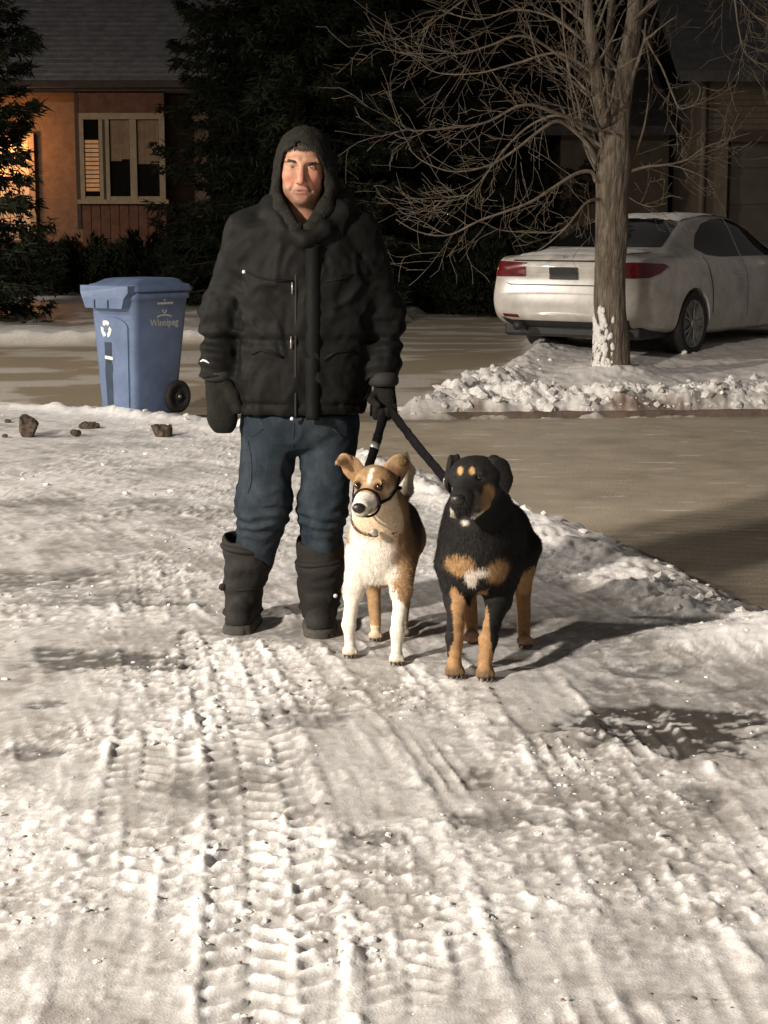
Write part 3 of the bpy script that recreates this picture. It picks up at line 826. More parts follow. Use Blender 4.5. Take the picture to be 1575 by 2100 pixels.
def jacket_sdf(P):
    d = torso(P)
    arms = np.minimum(chain(P, A_L, R_L, .04), chain(P, A_R, R_R, .04))
    z = P[:, 2]
    # crumpled sleeves: rings of creases below the elbow
    s = np.sin(z * 105 + 5 * fbm(P[:, 0] * 9, P[:, 1] * 9, z * 9, oct=2, seed=90))
    arms = arms + .0055 * s * sstep(1.32, 1.1, z) - .004
    cut_l = HEMZ + .0
    cuff = m(448, 768)[2]
    arms = smax(arms, cuff - z, .008)
    d = smax(d, HEMZ - z, .012)
    d = smin(d, arms, .028)
    # yoke of the shoulders and slack collar round the hood
    d = smin(d, rc(P, m(590, 425, .02), m(512, 474, 0), .055, .066), .04)
    d = smin(d, rc(P, m(660, 425, .02), m(732, 478, 0), .055, .064), .04)
    ring = [m(556, 420, .06), m(563, 440, -.06), m(590, 474, -.125), m(628, 492, -.15), m(668, 470, -.13), m(700, 436, -.06), m(706, 412, .06), m(630, 400, .15), m(556, 420, .06)]
    d = smin(d, chain(P, ring, [.030, .029, .024, .021, .023, .028, .030, .03, .03], .02), .03)
    # neck opening
    d = smax(d, -chain(P, [m(622, 350, -.03), m(624, 420, -.06), m(628, 450, -.17)], [.10, .078, .030], .01), .012)
    d = d + folds(P, 91, 7, 8, .021) + folds(P, 95, 14, 17, .006) * sstep(.0, .03, np.abs(P[:, 0] - m(640, 600)[0])) + .0025 * (fbm(P[:, 0] * 26, P[:, 1] * 26, z * 20, oct=3, seed=97) - .5)
    # waist: drawcord nips the cloth above the pockets
    zw = m(620, 695)[2]
    d = d + .010 * np.exp(-((z - zw) / .018) ** 2) * sstep(.02, -.1, arms * 0 - 1)
    # hem drawcord
    d = d + .006 * np.exp(-((z - (HEMZ + .035)) / .008) ** 2)
    return d
V, Q = sdf_mesh(jacket_sdf, (m(395, 600)[0], YM - .26, HEMZ - .03), (m(845, 600)[0], YM + .26, m(620, 375)[2]), .0072)
jacket = O('jacket', V, Q, M_jacket, person)
jb = BVHTree.FromPolygons([tuple(v) for v in V.astype(float)], [tuple(map(int, f)) for f in Q])
def on_front(px, py, off=0.):
    """point of the jacket front seen at that place"""
    t = m(px, py); o, n, i, dd = jb.ray_cast(Vector((t[0], YM - 1, t[2])), Vector((0, 1, 0)))
    if o is None: return np.array(t) + (0, -.17, 0)
    return np.array(o) + np.array((0, -off, 0))
# storm flap down the front, zip, pulls, pockets
def strip(pts, width, th, name, mt, parent):
    P = [on_front(*p) for p in pts]; mb = MB()
    ysm = np.convolve(np.pad([p[1] for p in P], 4, mode='edge'), np.ones(9) / 9, 'valid')
    P = [np.array([p[0], min(p[1], y_ + .004), p[2]]) * (1, 0, 1) + (0, y_ - .003, 0) for p, y_ in zip(P, ysm)]
    Vv = []; n = len(P)
    for p in P:
        for sx, sy in ((-1, 0), (-1, -1), (1, -1), (1, 0)):
            Vv.append((p[0] + sx * width / 2, p[1] + sy * th + .004, p[2]))
    Fq = []
    for i in range(n - 1):
        for k in range(3):
            a = i * 4 + k; Fq.append((a, a + 4, a + 5, a + 1))
    Fq += [(0, 1, 2, 3), tuple((n - 1) * 4 + k for k in (3, 2, 1, 0))]
    return mb.add(Vv, Fq).out(name, mt, parent, True)
strip([(645, y) for y in range(500, 852, 9)], .050, .0045, 'storm_flap', M_jacket, jacket)
strip([(611, y) for y in range(560, 852, 9)], .007, .003, 'zip', M_thread, jacket)
for (px, py, hh) in ((604, 588, 24), (602, 696, 24)):
    a = on_front(px, py - hh / 2, .008); b = on_front(px, py + hh / 2, .010)
    MB().tube([a, b], [.0026, .0032], 6).out('zip_pull', M_zip, jacket, True)
for (px, py) in ((604, 848), (505, 556)):
    p = on_front(px, py, .006); MB().lathe([(.0065, 0), (.0065, .003), (.003, .005)], Matrix.Translation(p) @ Matrix.Rotation(R(90), 4, 'X'), 12).out('snap_button', M_white, jacket, True)
for pts in ([(522, 720), (540, 712), (560, 716), (585, 726)], [(668, 730), (690, 716), (715, 712), (735, 720)]):
    P = [on_front(px, py, .004) for px, py in pts]
    MB().tube(P, .006, 6, flat=((0, 1, 0), .6)).out('pocket_flap', M_jacket, jacket, True)
for pts in ([(500, 552), (530, 566), (565, 572), (606, 575)], [(668, 575), (700, 570), (740, 556)]):
    P = [on_front(px, py, .002) for px, py in pts]
    MB().tube(P, .004, 6).out('yoke_seam', M_jacket, jacket, True)
P = [on_front(px, py, .002) for px, py in ((414, 739), (420, 736), (427, 737), (434, 741))]
MB().tube(P, [.002, .004, .004, .002], 6).out('sleeve_logo', M_white, jacket, True)
# cuffs
MB().tube([m(448, 757, -.03), m(448, 766, -.03), m(449, 775, -.032), m(449, 780, -.032)], [.055, .062, .061, .052], 20).out('cuff', M_thread, jacket, True)
MB().tube([m(786, 766, -.055), m(786, 776, -.058), m(786, 786, -.06), m(786, 791, -.06)], [.050, .0565, .056, .048], 20).out('cuff', M_thread, jacket, True)

# ---- hood
def hood_sdf(P):
    q = P - H0
    d = ell(q, (.005, .022, .014), (.107, .128, .133))
    S = np.stack([np.abs(q[:, 0] - .006), q[:, 1], q[:, 2]], 1)
    d = smin(d, chain(S, [(.078, -.01, .0), (.080, -.035, -.075), (.070, -.075, -.145), (.030, -.125, -.215)], [.030, .032, .034, .034], .03), .03)
    d = smin(d, rc(S, (.07, .05, -.05), (.09, .06, -.16), .05, .06), .04)
    inner = ell(q, (.002, .005, .006), (.084, .118, .112))
    d = smax(d, -inner, .010)
    # face opening
    u = np.sqrt(((q[:, 0] - .000) / (.0715 + .010 * sstep(.0, -.06, q[:, 2]) - .072 * np.clip((-.085 - q[:, 2]) / .115, 0, 1))) ** 2 + (np.clip(q[:, 2] + .03, 0, 1) / .099) ** 2)
    op = np.maximum((u - 1) * .05, q[:, 1] - .02)
    op = np.maximum(op, -.195 - q[:, 2])
    d = smax(d, -op, .014)
    d = d + folds(P, 131, 7, 11, .008) + .0035 * (fbm(q[:, 0] * 70, q[:, 1] * 70, q[:, 2] * 70, oct=2, seed=132) - .5)
    return d
V, Q = sdf_mesh(hood_sdf, H0 + (-.18, -.19, -.27), H0 + (.19, .18, .165), .0045)
O('hood', V, Q, M_hood, person)

# ---- jeans
def jeans_sdf(P):
    hipL, kneeL, calfL = m(553, 885, .01), m(541, 1035, -.03), m(521, 1150, .03)
    hipR, kneeR, calfR = m(676, 885, .01), m(661, 1040, -.02), m(658, 1150, .02)
    d = ell(P, m(614, 858), (.215, .14, .13))
    l = chain(P, [hipL, kneeL, calfL], [.104, .092, .070], .05); r_ = chain(P, [hipR, kneeR, calfR], [.106, .081, .072], .05)
    d = smin(d, np.minimum(l, r_), .02)
    z = P[:, 2]
    zk = m(600, 1060)[2]
    cre = np.sin(z * 150 + 6 * fbm(P[:, 0] * 10, P[:, 1] * 8, z * 12, oct=2, seed=141))
    d = d + folds(P, 142, 8, 9, .016) + .0045 * cre * np.exp(-((z - zk) / .07) ** 2)
    d = smin(d, rc(P, m(491, 1000, -.02), m(500, 1020, -.05), .014, .010), .012)     # side pocket bulge
    d = smax(d, z - m(614, 845)[2], .01)
    return d
V, Q = sdf_mesh(jeans_sdf, (m(470, 900)[0], YM - .2, m(600, 1165)[2]), (m(755, 900)[0], YM + .2, m(614, 835)[2]), .0068)
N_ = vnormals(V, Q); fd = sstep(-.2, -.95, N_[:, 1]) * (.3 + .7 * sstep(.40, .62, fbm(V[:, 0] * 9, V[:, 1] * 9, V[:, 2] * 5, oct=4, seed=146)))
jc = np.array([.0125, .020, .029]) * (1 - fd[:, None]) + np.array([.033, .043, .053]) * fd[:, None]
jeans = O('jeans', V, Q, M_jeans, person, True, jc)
bj = BVHTree.FromPolygons([tuple(v) for v in V.astype(float)], [tuple(map(int, f)) for f in Q])
def on_jeans(px, py, off=0.):
    t = m(px, py); o, n, i, dd = bj.ray_cast(Vector((t[0], YM - 1, t[2])), Vector((0, 1, 0)))
    return np.array(o) + (0, -off, 0) if o is not None else np.array(t) + (0, -.12, 0)
for pts in ([(607, 858), (606, 880), (604, 905), (603, 925)], [(505, 880), (520, 890), (545, 872)], [(725, 880), (705, 890), (685, 872)], [(512, 900), (520, 940), (520, 980), (513, 1003)]):
    MB().tube([on_jeans(*p) for p in pts], .0032, 5).out('seam', M_thread, jeans, True)

# ---- boots
def boot(name_pts, top, foot, seed):
    (tx, ty), (ax, ay) = top[0], top[-1]
    pts = [m(px, py, dy) for px, py, r_, dy in name_pts]; rad = [r_ for _, _, r_, _ in name_pts]
    heel, toe = np.array(foot[0]), np.array(foot[1])
    ztop = m(tx, ty)[2]
    def f(P):
        d = chain(P, pts, rad, .03)
        sh = frc(P, heel + (0, 0, .055), toe + (0, 0, .042), .056, .050, (0, 0, 1), .9)
        d = smin(d, sh, .035)
        z = P[:, 2]
        c = np.sin(z * 95 + 6 * fbm(P[:, 0] * 8, P[:, 1] * 8, z * 10, oct=2, seed=seed))
        d = d + .0028 * c * np.exp(-((z - .20) / .09) ** 2) + folds(P, seed + 2, 9, 8, .014) * sstep(.05, .12, z)
        d = smax(d, z - ztop - .03 * (vnoise(P[:, 0] * 12, P[:, 1] * 12, seed=seed) - .5) - .02 * sstep(-.02, .05, P[:, 1] - YM), .006)
        core = chain(P, [pts[0] + (0, 0, .06), pts[1]], [rad[0] - .008, rad[1] - .03], .02)
        d = smax(d, -core, .005)
        d = smax(d, .022 - z, .006)
        return d
    lo = np.minimum(np.min(pts, 0), np.minimum(heel, toe)) - (.13, .13, .0); lo[2] = -.03
    hi = np.maximum(np.max(pts, 0), np.maximum(heel, toe)) + (.13, .13, 0); hi[2] = ztop + .06
    V, Q = sdf_mesh(f, lo, hi, .0062)
    b = O('boot', V, Q, M_boot, person)
    def fs(P):
        d = frc(P, heel, toe, .066, .060, (0, 0, 1), .9)
        z = P[:, 2]
        d = smax(d, z - .030, .004); d = smax(d, -.010 - z, .003)
        s_ = (P - heel) @ ((toe - heel) / np.linalg.norm(toe - heel))
        d = d + .003 * (np.sin(s_ * 260) > .2) * (z < .014)
        return d
    V, Q = sdf_mesh(fs, np.minimum(heel, toe) - (.1, .1, .03), np.maximum(heel, toe) + (.1, .1, .06), .005)
    O('sole', V, Q, M_sole, b)
    return b
gL, gR = G(487, 1300), G(655, 1308)
bl = boot([(507, 1118, .094, .03), (509, 1155, .080, .03), (500, 1195, .068, .04), (497, 1255, .064, .05)], [(507, 1106), (497, 1255)], [(m(500, 1250)[0], gL[1] + .20, 0), (gL[0], gL[1] + .045, 0)], 151)
br = boot([(656, 1118, .086, .02), (658, 1160, .082, .02), (656, 1205, .074, .03), (655, 1255, .066, .03)], [(656, 1106), (655, 1255)], [(m(656, 1250)[0], gR[1] + .20, 0), (gR[0], gR[1] + .045, 0)], 161)
def bstrap(b, cx, py, r_, dy, tilt):
    c = m(cx, py, dy); pts = []
    for k in range(25):
        a = 2 * math.pi * k / 24
        pts.append((c[0] + math.cos(a) * r_, c[1] + math.sin(a) * r_, c[2] + tilt * math.cos(a)))
    MB().tube(pts, .013, 6, flat=((0, 0, 1), .9), cap=False).out('strap', M_boot, b, True)
bstrap(bl, 501, 1200, .069, .04, .006); bstrap(bl, 507, 1122, .090, .03, -.008); bstrap(bl, 498, 1252, .066, .05, .004)
bstrap(br, 656, 1150, .083, .02, .005); bstrap(br, 655, 1240, .068, .03, .004)
def toggle(b, p, mt, r_=.008):
    MB().lathe([(r_ * .3, -.006), (r_, -.003), (r_, .003), (r_ * .3, .006)], Matrix.Translation(p) @ Matrix.Rotation(R(90), 4, 'X'), 10).out('toggle', mt, b, True)
toggle(br, m(688, 1222, -.05), M_white); toggle(bl, m(456, 1204, .0), M_boot, .014)

# ---- mitten hanging at his side
def mitten_sdf(P):
    d = frc(P, m(448, 772, -.03), m(456, 858, -.055), .050, .055, (.25, 1, 0), .72)
    d = smin(d, frc(P, m(456, 850, -.055), m(460, 872, -.06), .046, .034, (.25, 1, 0), .75), .02)
    d = smin(d, chain(P, [m(462, 786, -.055), m(479, 812, -.075), m(489, 838, -.085)], [.024, .022, .018], .012), .010)
    return d + folds(P, 171, 14, 10, .007)
V, Q = sdf_mesh(mitten_sdf, m(405, 900, -.2), m(505, 755, .1), .005)
O('mitten', V, Q, M_glove, person)
# ---- gloved hand closed on the leashes
HAND = m(789, 822, -.075)
def hand_sdf(P):
    q = P - HAND
    d = frc(P, HAND + (-.002, .015, .075), HAND + (.0, .0, -.004), .036, .043, (0, 1, 0), .72)
    for i, (x, l) in enumerate(((-.032, .90), (-.011, 1.0), (.011, .97), (.032, .82))):
        a = HAND + (x, -.012, -.020); b = a + np.array([0, -.030, -.012]) * l; c = b + np.array([0, .006, -.024]) * l; e = c + np.array([0, .030, .006]) * l
        d = smin(d, chain(P, [a, b, c, e], [.0125, .012, .0115, .010], .006), .004)
    t0 = HAND + (-.036, -.006, .022)
    d = smin(d, chain(P, [t0, t0 + (-.012, -.026, -.016), t0 + (.012, -.045, -.034)], [.016, .0135, .0115], .006), .008)
    return d + folds(P, 181, 20, 20, .004)
V, Q = sdf_mesh(hand_sdf, HAND - (.085, .085, .075), HAND + (.085, .075, .11), .0038)
O('glove', V, Q, M_glove, person)
# ================================================================== the dogs
M_fur = mat('dog_coat', (.5, .5, .5), .75, .22, 70., .6, 220., vcol=True, spec=.25, bdist=.003)
M_strand = mat('dog_fur_strands', (.5, .5, .5), .8, .15, 60., vcol=True, spec=.2)
M_nose = mat('wet_nose', (.018, .014, .014), .35, .3, 120., .6, 300., bdist=.002)
M_dogeye = mat('dog_eye', (.018, .009, .005), .08, .2, 30., spec=.8)
M_claw = mat('claw', (.06, .05, .04), .4, .2, 60.)
M_web = mat('black_webbing', (.011, .010, .011), .8, .3, 60., .6, 250., spec=.1, bdist=.002)
M_redcollar = mat('dark_red_collar', (.055, .014, .016), .6, .3, 60., .4, 200., bdist=.002)

def mixc(c, col, k):
    k = np.clip(k, 0, 1)[:, None]; return c * (1 - k) + np.array(col) * k
def blob(P, c, r, soft=.35, nz=.25, seed=0):
    r = np.asarray(r, float) * np.ones(3)
    u = np.linalg.norm((P - np.asarray(c)) / r, axis=1)
    u = u + nz * 2.4 * (fbm(P[:, 0] * 45, P[:, 1] * 45, P[:, 2] * 24, oct=4, seed=seed + 300, gain=.65) - .5)
    return 1 - sstep(1 - soft, 1 + soft, u)
def fur(name, V, Q, colf, n, parent, lenf, seed, lift=.32):
    rng = np.random.default_rng(seed); N = vnormals(V, Q)
    A = np.linalg.norm(np.cross(V[Q[:, 1]] - V[Q[:, 0]], V[Q[:, 2]] - V[Q[:, 0]]), axis=1)
    pick = rng.choice(len(Q), n, p=A / A.sum())
    w = rng.dirichlet((1, 1, 1, 1), n)
    p = (V[Q[pick]] * w[:, :, None]).sum(1); nn = (N[Q[pick]] * w[:, :, None]).sum(1); nn /= np.linalg.norm(nn, axis=1)[:, None] + 1e-9
    flow = np.array([0, .45, -1.]) + rng.normal(0, .28, (n, 3))
    t = flow - nn * (flow * nn).sum(1)[:, None]; t /= np.linalg.norm(t, axis=1)[:, None] + 1e-9
    L = lenf(p) * rng.uniform(.6, 1.25, n)
    d = t * .95 + nn * lift * rng.uniform(.4, 1.6, n)[:, None]; d /= np.linalg.norm(d, axis=1)[:, None]
    side = np.cross(nn, d); side /= np.linalg.norm(side, axis=1)[:, None] + 1e-9
    wd = (L * .085)[:, None]
    base = p - nn * .002
    T = np.stack([base - side * wd, base + side * wd, base + d * L[:, None]], 1)
    cb = colf(p); c = cb * np.where(cb.max(1) < .04, rng.uniform(.5, 2.6, n), rng.uniform(.66, 1.22, n))[:, None]  # dark coat gets brighter random strands in place of sheen
    cc = np.repeat(np.clip(c, 0, .9)[:, None], 3, 1).reshape(-1, 3)
    o = O(name, T.reshape(-1, 3), np.arange(3 * n).reshape(n, 3), M_strand, parent, False, cc)
    tag(o, kind='stuff'); return o
def claws(parent, paw, n=4, w=.012, fwd=(0, -1, 0), tip=.043, h=.006):
    f_ = Vector(fwd).normalized(); s_ = Vector((-f_.y, f_.x, 0))
    for k in range(n):
        u = (k - (n - 1) / 2)
        p = Vector(paw) + f_ * (tip - abs(u) * .006) + s_ * u * w + Vector((0, 0, h))
        MB().tube([p, p + f_ * .009 + Vector((0, 0, .001)), p + f_ * .018 - Vector((0, 0, .005))], [.0042, .0038, .001], 6).out('claw', M_claw, parent, True)
def paw_sdf(P, c, f_, sz=1.):
    f_ = np.asarray(f_, float); f_ = f_ / np.linalg.norm(f_); s_ = np.array([-f_[1], f_[0], 0])
    d = rc(P, c - f_ * .008 * sz + (0, 0, .020 * sz), c + f_ * .014 * sz + (0, 0, .017 * sz), .021 * sz, .022 * sz)
    for u in (-1.5, -.5, .5, 1.5):
        t = c + f_ * (.034 - abs(u) * .005) * sz + s_ * u * .0125 * sz + (0, 0, .012 * sz)
        d = smin(d, rc(P, t - f_ * .014 * sz + (0, 0, .008 * sz), t, .0088 * sz, .0092 * sz), .0028)
    return smax(d, -.004 - P[:, 2], .004)

# ------------------------------------------------------------------ tan and white dog
def dogA():
    D = W
    paws = {'fl': G(718, 1347), 'fr': G(813, 1362), 'hl': G(770, 1313), 'hr': G(826, 1305)}
    for k in paws: paws[k] = np.array(paws[k]) + (0, .028, 0)
    head_c = D(768, 991, 5.53)
    nose_t = D(736, 1039, 5.375)
    hx = nose_t - head_c; hx /= np.linalg.norm(hx)
    hr = np.cross(hx, (0, 0, 1)); hr /= np.linalg.norm(hr)       # dog's right-hand... picture-left side is -hr
    hu = np.cross(hr, hx)
    def hl(f_, r_, u_): return head_c + hx * f_ + hr * r_ + hu * u_
    eyes = [hl(.062, -.037, .020), hl(.062, .037, .020)]
    fl, fr, hlp, hrp = paws['fl'], paws['fr'], paws['hl'], paws['hr']
    def sdf(P):
        d = ell(P, D(781, 1128, 5.70), (.112, .14, .132))                                        # chest
        d = smin(d, rc(P, D(790, 1105, 5.78), D(806, 1080, 6.08), .112, .098), .05)              # trunk
        d = smin(d, ell(P, D(806, 1080, 6.14), (.095, .12, .105)), .05)                          # rump
        d = smin(d, chain(P, [D(783, 1100, 5.68), D(780, 1050, 5.62), D(774, 1012, 5.575)], [.105, .088, .070], .04), .05)   # neck
        # head
        h = ell(P, head_c, (.068, .070, .062))
        h = smin(h, rc(P, hl(.015, 0, -.022), hl(.085, 0, -.022), .055, .036), .02)
        h = smin(h, rc(P, hl(.070, 0, -.018), hl(.148, 0, -.014), .039, .0305), .02)
        h = smin(h, rc(P, hl(.07, 0, -.040), hl(.138, 0, -.032), .026, .018), .012)
        for e, s in zip(eyes, (-1, 1)):
            h = smax(h, -ell(P, e + hx * .006, (.0135, .012, .010)), .005)
            h = smin(h, rc(P, e + hu * .015 - hx * .010, e + hu * .014 + hr * (.010 * s), .009, .006), .010)
        d = smin(d, h, .03)
        # front legs
        for pw, sx, (kx, ky) in ((fl, -1, (724, 1215)), (fr, 1, (823, 1212))):
            sh = D(743 if sx < 0 else 822, 1150, 5.68 if sx < 0 else 5.66)
            el = D(kx, ky, pw[1] + .055)
            wr = np.array([pw[0] + .004 * sx, pw[1] + .010, .105]); pa = np.array([pw[0], pw[1] + .004, .038])
            d = smin(d, chain(P, [sh, el, (el * .35 + wr * .65), wr, pa], [.058, .034, .0205, .0225, .0180], .018), .03)
            d = smin(d, paw_sdf(P, pw, (0, -1, 0)), .012)
        # hind legs: knee forward, hock back
        for pw, sx in ((hlp, -1), (hrp, 1)):
            hip = D(782 if sx < 0 else 826, 1105, 6.15)
            kn = np.array([pw[0] + .004 * sx, pw[1] + .03, .315]); hk = np.array([pw[0] + .008 * sx, pw[1] + .115, .155]); pa = np.array([pw[0], pw[1] + .03, .04])
            d = smin(d, chain(P, [hip, kn, hk], [.088, .054, .026], .03), .03)
            d = smin(d, chain(P, [hk, pa], [.025, .021], .02), .012)
            d = smin(d, paw_sdf(P, pw, (0, -1, 0), .95), .012)
        # tail carried upright
        d = smin(d, chain(P, [D(812, 1050, 6.22), D(836, 1005, 6.33), D(841, 965, 6.34), D(832, 928, 6.30)], [.022, .018, .016, .006], .02), .03)
        # skirt of chest fur
        d = d + .006 * (fbm(P[:, 0] * 30, P[:, 1] * 30, P[:, 2] * 16, oct=3, seed=201) - .5)
        return d
    tan = np.array([.36, .225, .115]); white = np.array([.76, .70, .61]); dark = np.array([.045, .030, .022]); cream = np.array([.66, .52, .36])
    def colr(P):
        c = np.tile(tan, (len(P), 1))
        c = mixc(c, tan * .62, blob(P, D(812, 1075, 5.9), (.10, .25, .10), .5, .3, 1))
        c = mixc(c, dark, blob(P, D(842, 1050, 5.98), (.062, .30, .125), .3, .25, 2))
        c = mixc(c, tan * .5, .7 * blob(P, D(838, 1110, 5.8), (.04, .12, .08), .5, .3, 3))
        # white chest, throat, front of neck
        c = mixc(c, white, blob(P, D(757, 1130, 5.57), (.082, .085, .125), .25, .22, 4))
        c = mixc(c, white, blob(P, D(768, 1172, 5.58), (.080, .09, .052), .25, .2, 5))
        c = mixc(c, white, blob(P, D(752, 1078, 5.53), (.062, .06, .05), .25, .2, 6))
        c = mixc(c, white, blob(P, D(730, 1085, 5.60), (.03, .08, .09), .25, .2, 7))
        # head
        c = mixc(c, tan, blob(P, head_c + hu * .01, (.085, .09, .075), .2, .1, 8))
        f_ = (P - head_c) @ hx; r_ = (P - head_c) @ hr; u_ = (P - head_c) @ hu
        onhead = (np.linalg.norm(P - head_c, axis=1) < .20) & (f_ > -.02)
        c = mixc(c, white, onhead * sstep(.095, .112, f_ + .010 * (vnoise(P[:, 0] * 200, P[:, 2] * 200, seed=3) - .5)))        # muzzle
        c = mixc(c, white, onhead * sstep(.010, .005, np.abs(r_ + .004) - .05 * np.clip(f_ - .06, 0, 1)) * sstep(.028, .040, u_ + .2 * np.clip(f_ - .05, 0, 1)) * (f_ > .01))    # blaze
        c = mixc(c, cream, onhead * sstep(-.032, -.052, u_) * (f_ > .0))                                            # jaw, throat
        c = mixc(c, cream, onhead * sstep(-.035, -.055, r_) * sstep(.02, -.02, u_) * (f_ < .1))
        for e in eyes:
            c = mixc(c, dark * .7, blob(P, e, .0165, .3, .05, 9))
            c = mixc(c, tan * 1.25, .5 * blob(P, e + hu * .024 + hx * .005, (.014, .014, .006), .4, .1, 9))
        c = mixc(c, dark, .8 * onhead * sstep(.004, .001, np.abs(u_ + .034 - .08 * np.clip(f_ - .09, 0, 1))) * (f_ > .05) * (f_ < .150))     # lip line
        c = mixc(c, (.14, .11, .10), onhead * sstep(-.020, -.034, u_) * sstep(.118, .135, f_))
        # legs
        leg = P[:, 2] < .38
        lf = leg & (np.abs(P[:, 0] - fl[0]) < .07) & (P[:, 1] < fl[1] + .13)
        c = np.where((lf & (P[:, 0] > fl[0] - .024 + .05 * np.clip(P[:, 2] - .22, 0, 1)))[:, None], white, c)
        c = np.where((lf & (P[:, 2] < .2))[:, None], white, c)
        rf = leg & (np.abs(P[:, 0] - fr[0]) < .075) & (P[:, 1] < fr[1] + .12)
        w_ = .235 + .02 * (vnoise(P[:, 0] * 90, P[:, 2] * 90, seed=5) - .5) - 1.6 * (P[:, 0] - fr[0])
        c = np.where((rf & (P[:, 2] < w_))[:, None], white, c)
        hd = (P[:, 1] > 5.78) & (P[:, 2] < .3)
        c = np.where((hd & (P[:, 2] < .045))[:, None], cream, c)
        # paws dirty
        c = mixc(c, (.33, .24, .17), .75 * sstep(.035, .004, P[:, 2]))
        # tail pale
        tl = (P[:, 1] > 6.22) & (P[:, 2] > D(836, 1010, 6.33)[2])
        c = np.where(tl[:, None], np.array([.74, .62, .46]), c)
        return c
    lo = np.array([-.20, 5.30, -.02]); hi = np.array([.24, 6.46, .84])
    V, Q = sdf_mesh(sdf, lo, hi, .0058)
    base = np.array([.02, 5.72, 0.])
    dog = O('dog', V, Q, M_fur, None, True, colr(V), base)
    tag(dog, 'tan and white dog with a black nose loop and upright tail', 'dog')
    fur('fur', V, Q, colr, 120000, dog, lambda p: np.where(p[:, 2] < .05, .004, np.where(np.linalg.norm(p - head_c, axis=1) < .16, .0105, np.where(p[:, 2] < .22, .009, .0155))), 1, .24)
    # ears, folded at the tips: separate thin leaves
    def ear(pts, rad, nrm, seed, inner):
        def f(P):
            d = None
            for i in range(len(pts) - 1):
                e = frc(P, pts[i], pts[i + 1], rad[i], rad[i + 1], nrm, .26); d = e if d is None else smin(d, e, .012)
            return d
        lo_ = np.min(pts, 0) - .055; hi_ = np.max(pts, 0) + .055
        V, Q = sdf_mesh(f, lo_, hi_, .0034)
        c = np.tile(tan * .9, (len(V), 1)); N = vnormals(V, Q)
        if inner:
            c = mixc(c, (.22, .12, .075), sstep(.1, -.4, N[:, 1]) * blob(V, (pts[0] + pts[1]) / 2, .045, .4, .3, seed))
            c = mixc(c, (.10, .07, .03), blob(V, pts[-1], .022, .4, .3, seed))
        o = O('ear', V, Q, M_fur, dog, True, c)
        fur('fur', V, Q, lambda p: np.tile(tan * .85, (len(p), 1)), 2600, o, lambda p: np.full(len(p), .010), seed)
    ear([D(743, 984, 5.55), D(722, 958, 5.55), D(707, 944, 5.54), D(690, 949, 5.49)], [.036, .033, .020, .006], (.45, 1, .1), 31, False)
    ear([D(800, 986, 5.56), D(808, 966, 5.56), D(817, 954, 5.55), D(829, 946, 5.53)], [.036, .040, .034, .010], (-.35, 1, .15), 32, True)
    def fn(P):
        return smin(ell(P, hl(.174, 0, -.004), (.0225, .015, .017)), ell(P, hl(.168, 0, -.016), (.010, .012, .012)), .008)
    V, Q = sdf_mesh(fn, hl(.17, 0, 0) - .045, hl(.17, 0, 0) + .045, .003); O('nose', V, Q, M_nose, dog)
    for e in eyes:
        MB().lathe([(.0003, -.0120), (.0085, -.0085), (.0120, 0), (.0085, .0085), (.0003, .0120)], Matrix.Translation(e + hx * .001), 14).out('eye', M_dogeye, dog, True)
    for p_ in (fl, fr): claws(dog, p_)
    for p_ in (hlp,): claws(dog, p_, tip=.040)
    # nose loop of the head halter
    pts = []
    for k in range(29):
        a = 2 * math.pi * k / 28
        pts.append(hl(.098 - .014 * math.sin(a), .047 * math.cos(a), -.024 + .044 * math.sin(a)))
    n_ = MB().tube(pts, .0095, 8, flat=(hr, .45), cap=False)
    n_.out('nose_loop', M_web, dog, True)
    for s in (-1, 1):
        MB().tube([hl(.086, .049 * s, -.026), hl(.045, .066 * s, -.030), hl(.0, .076 * s, -.02), hl(-.05, .074 * s, .0)], [.007, .007, .007, .007], 8, flat=(hr, .4)).out('halter_strap', M_web, dog, True)
    MB().lathe([(.001, -.008), (.010, -.005), (.011, 0), (.010, .005), (.001, .008)], Matrix.Translation(D(818, 1001, 5.56)), 12).out('halter_buckle', M_web, dog, True)
    # collar
    c0 = D(779, 1060, 5.635); ax = Vector(D(774, 1012, 5.575) - D(783, 1100, 5.68)).normalized()
    u = ax.cross(Vector((0, 1, 0))).normalized(); v = ax.cross(u); pts = []
    for k in range(33):
        a = 2 * math.pi * k / 32; pts.append(Vector(c0) + u * (.097 * math.cos(a)) + v * (.099 * math.sin(a)))
    MB().tube(pts, .0125, 8, flat=(tuple(u), .35), cap=False).out('collar', M_redcollar, dog, True)
    tg = D(768, 1092, 5.515); MB().lathe([(.013, 0), (.013, .0025), (.011, .0035)], Matrix.Translation(tg) @ Matrix.Rotation(R(80), 4, 'X'), 16).out('name_tag', M_zip, dog, True)
    return dog, (D(751, 975, 5.66))
DOG_A, LEASH_A = dogA()

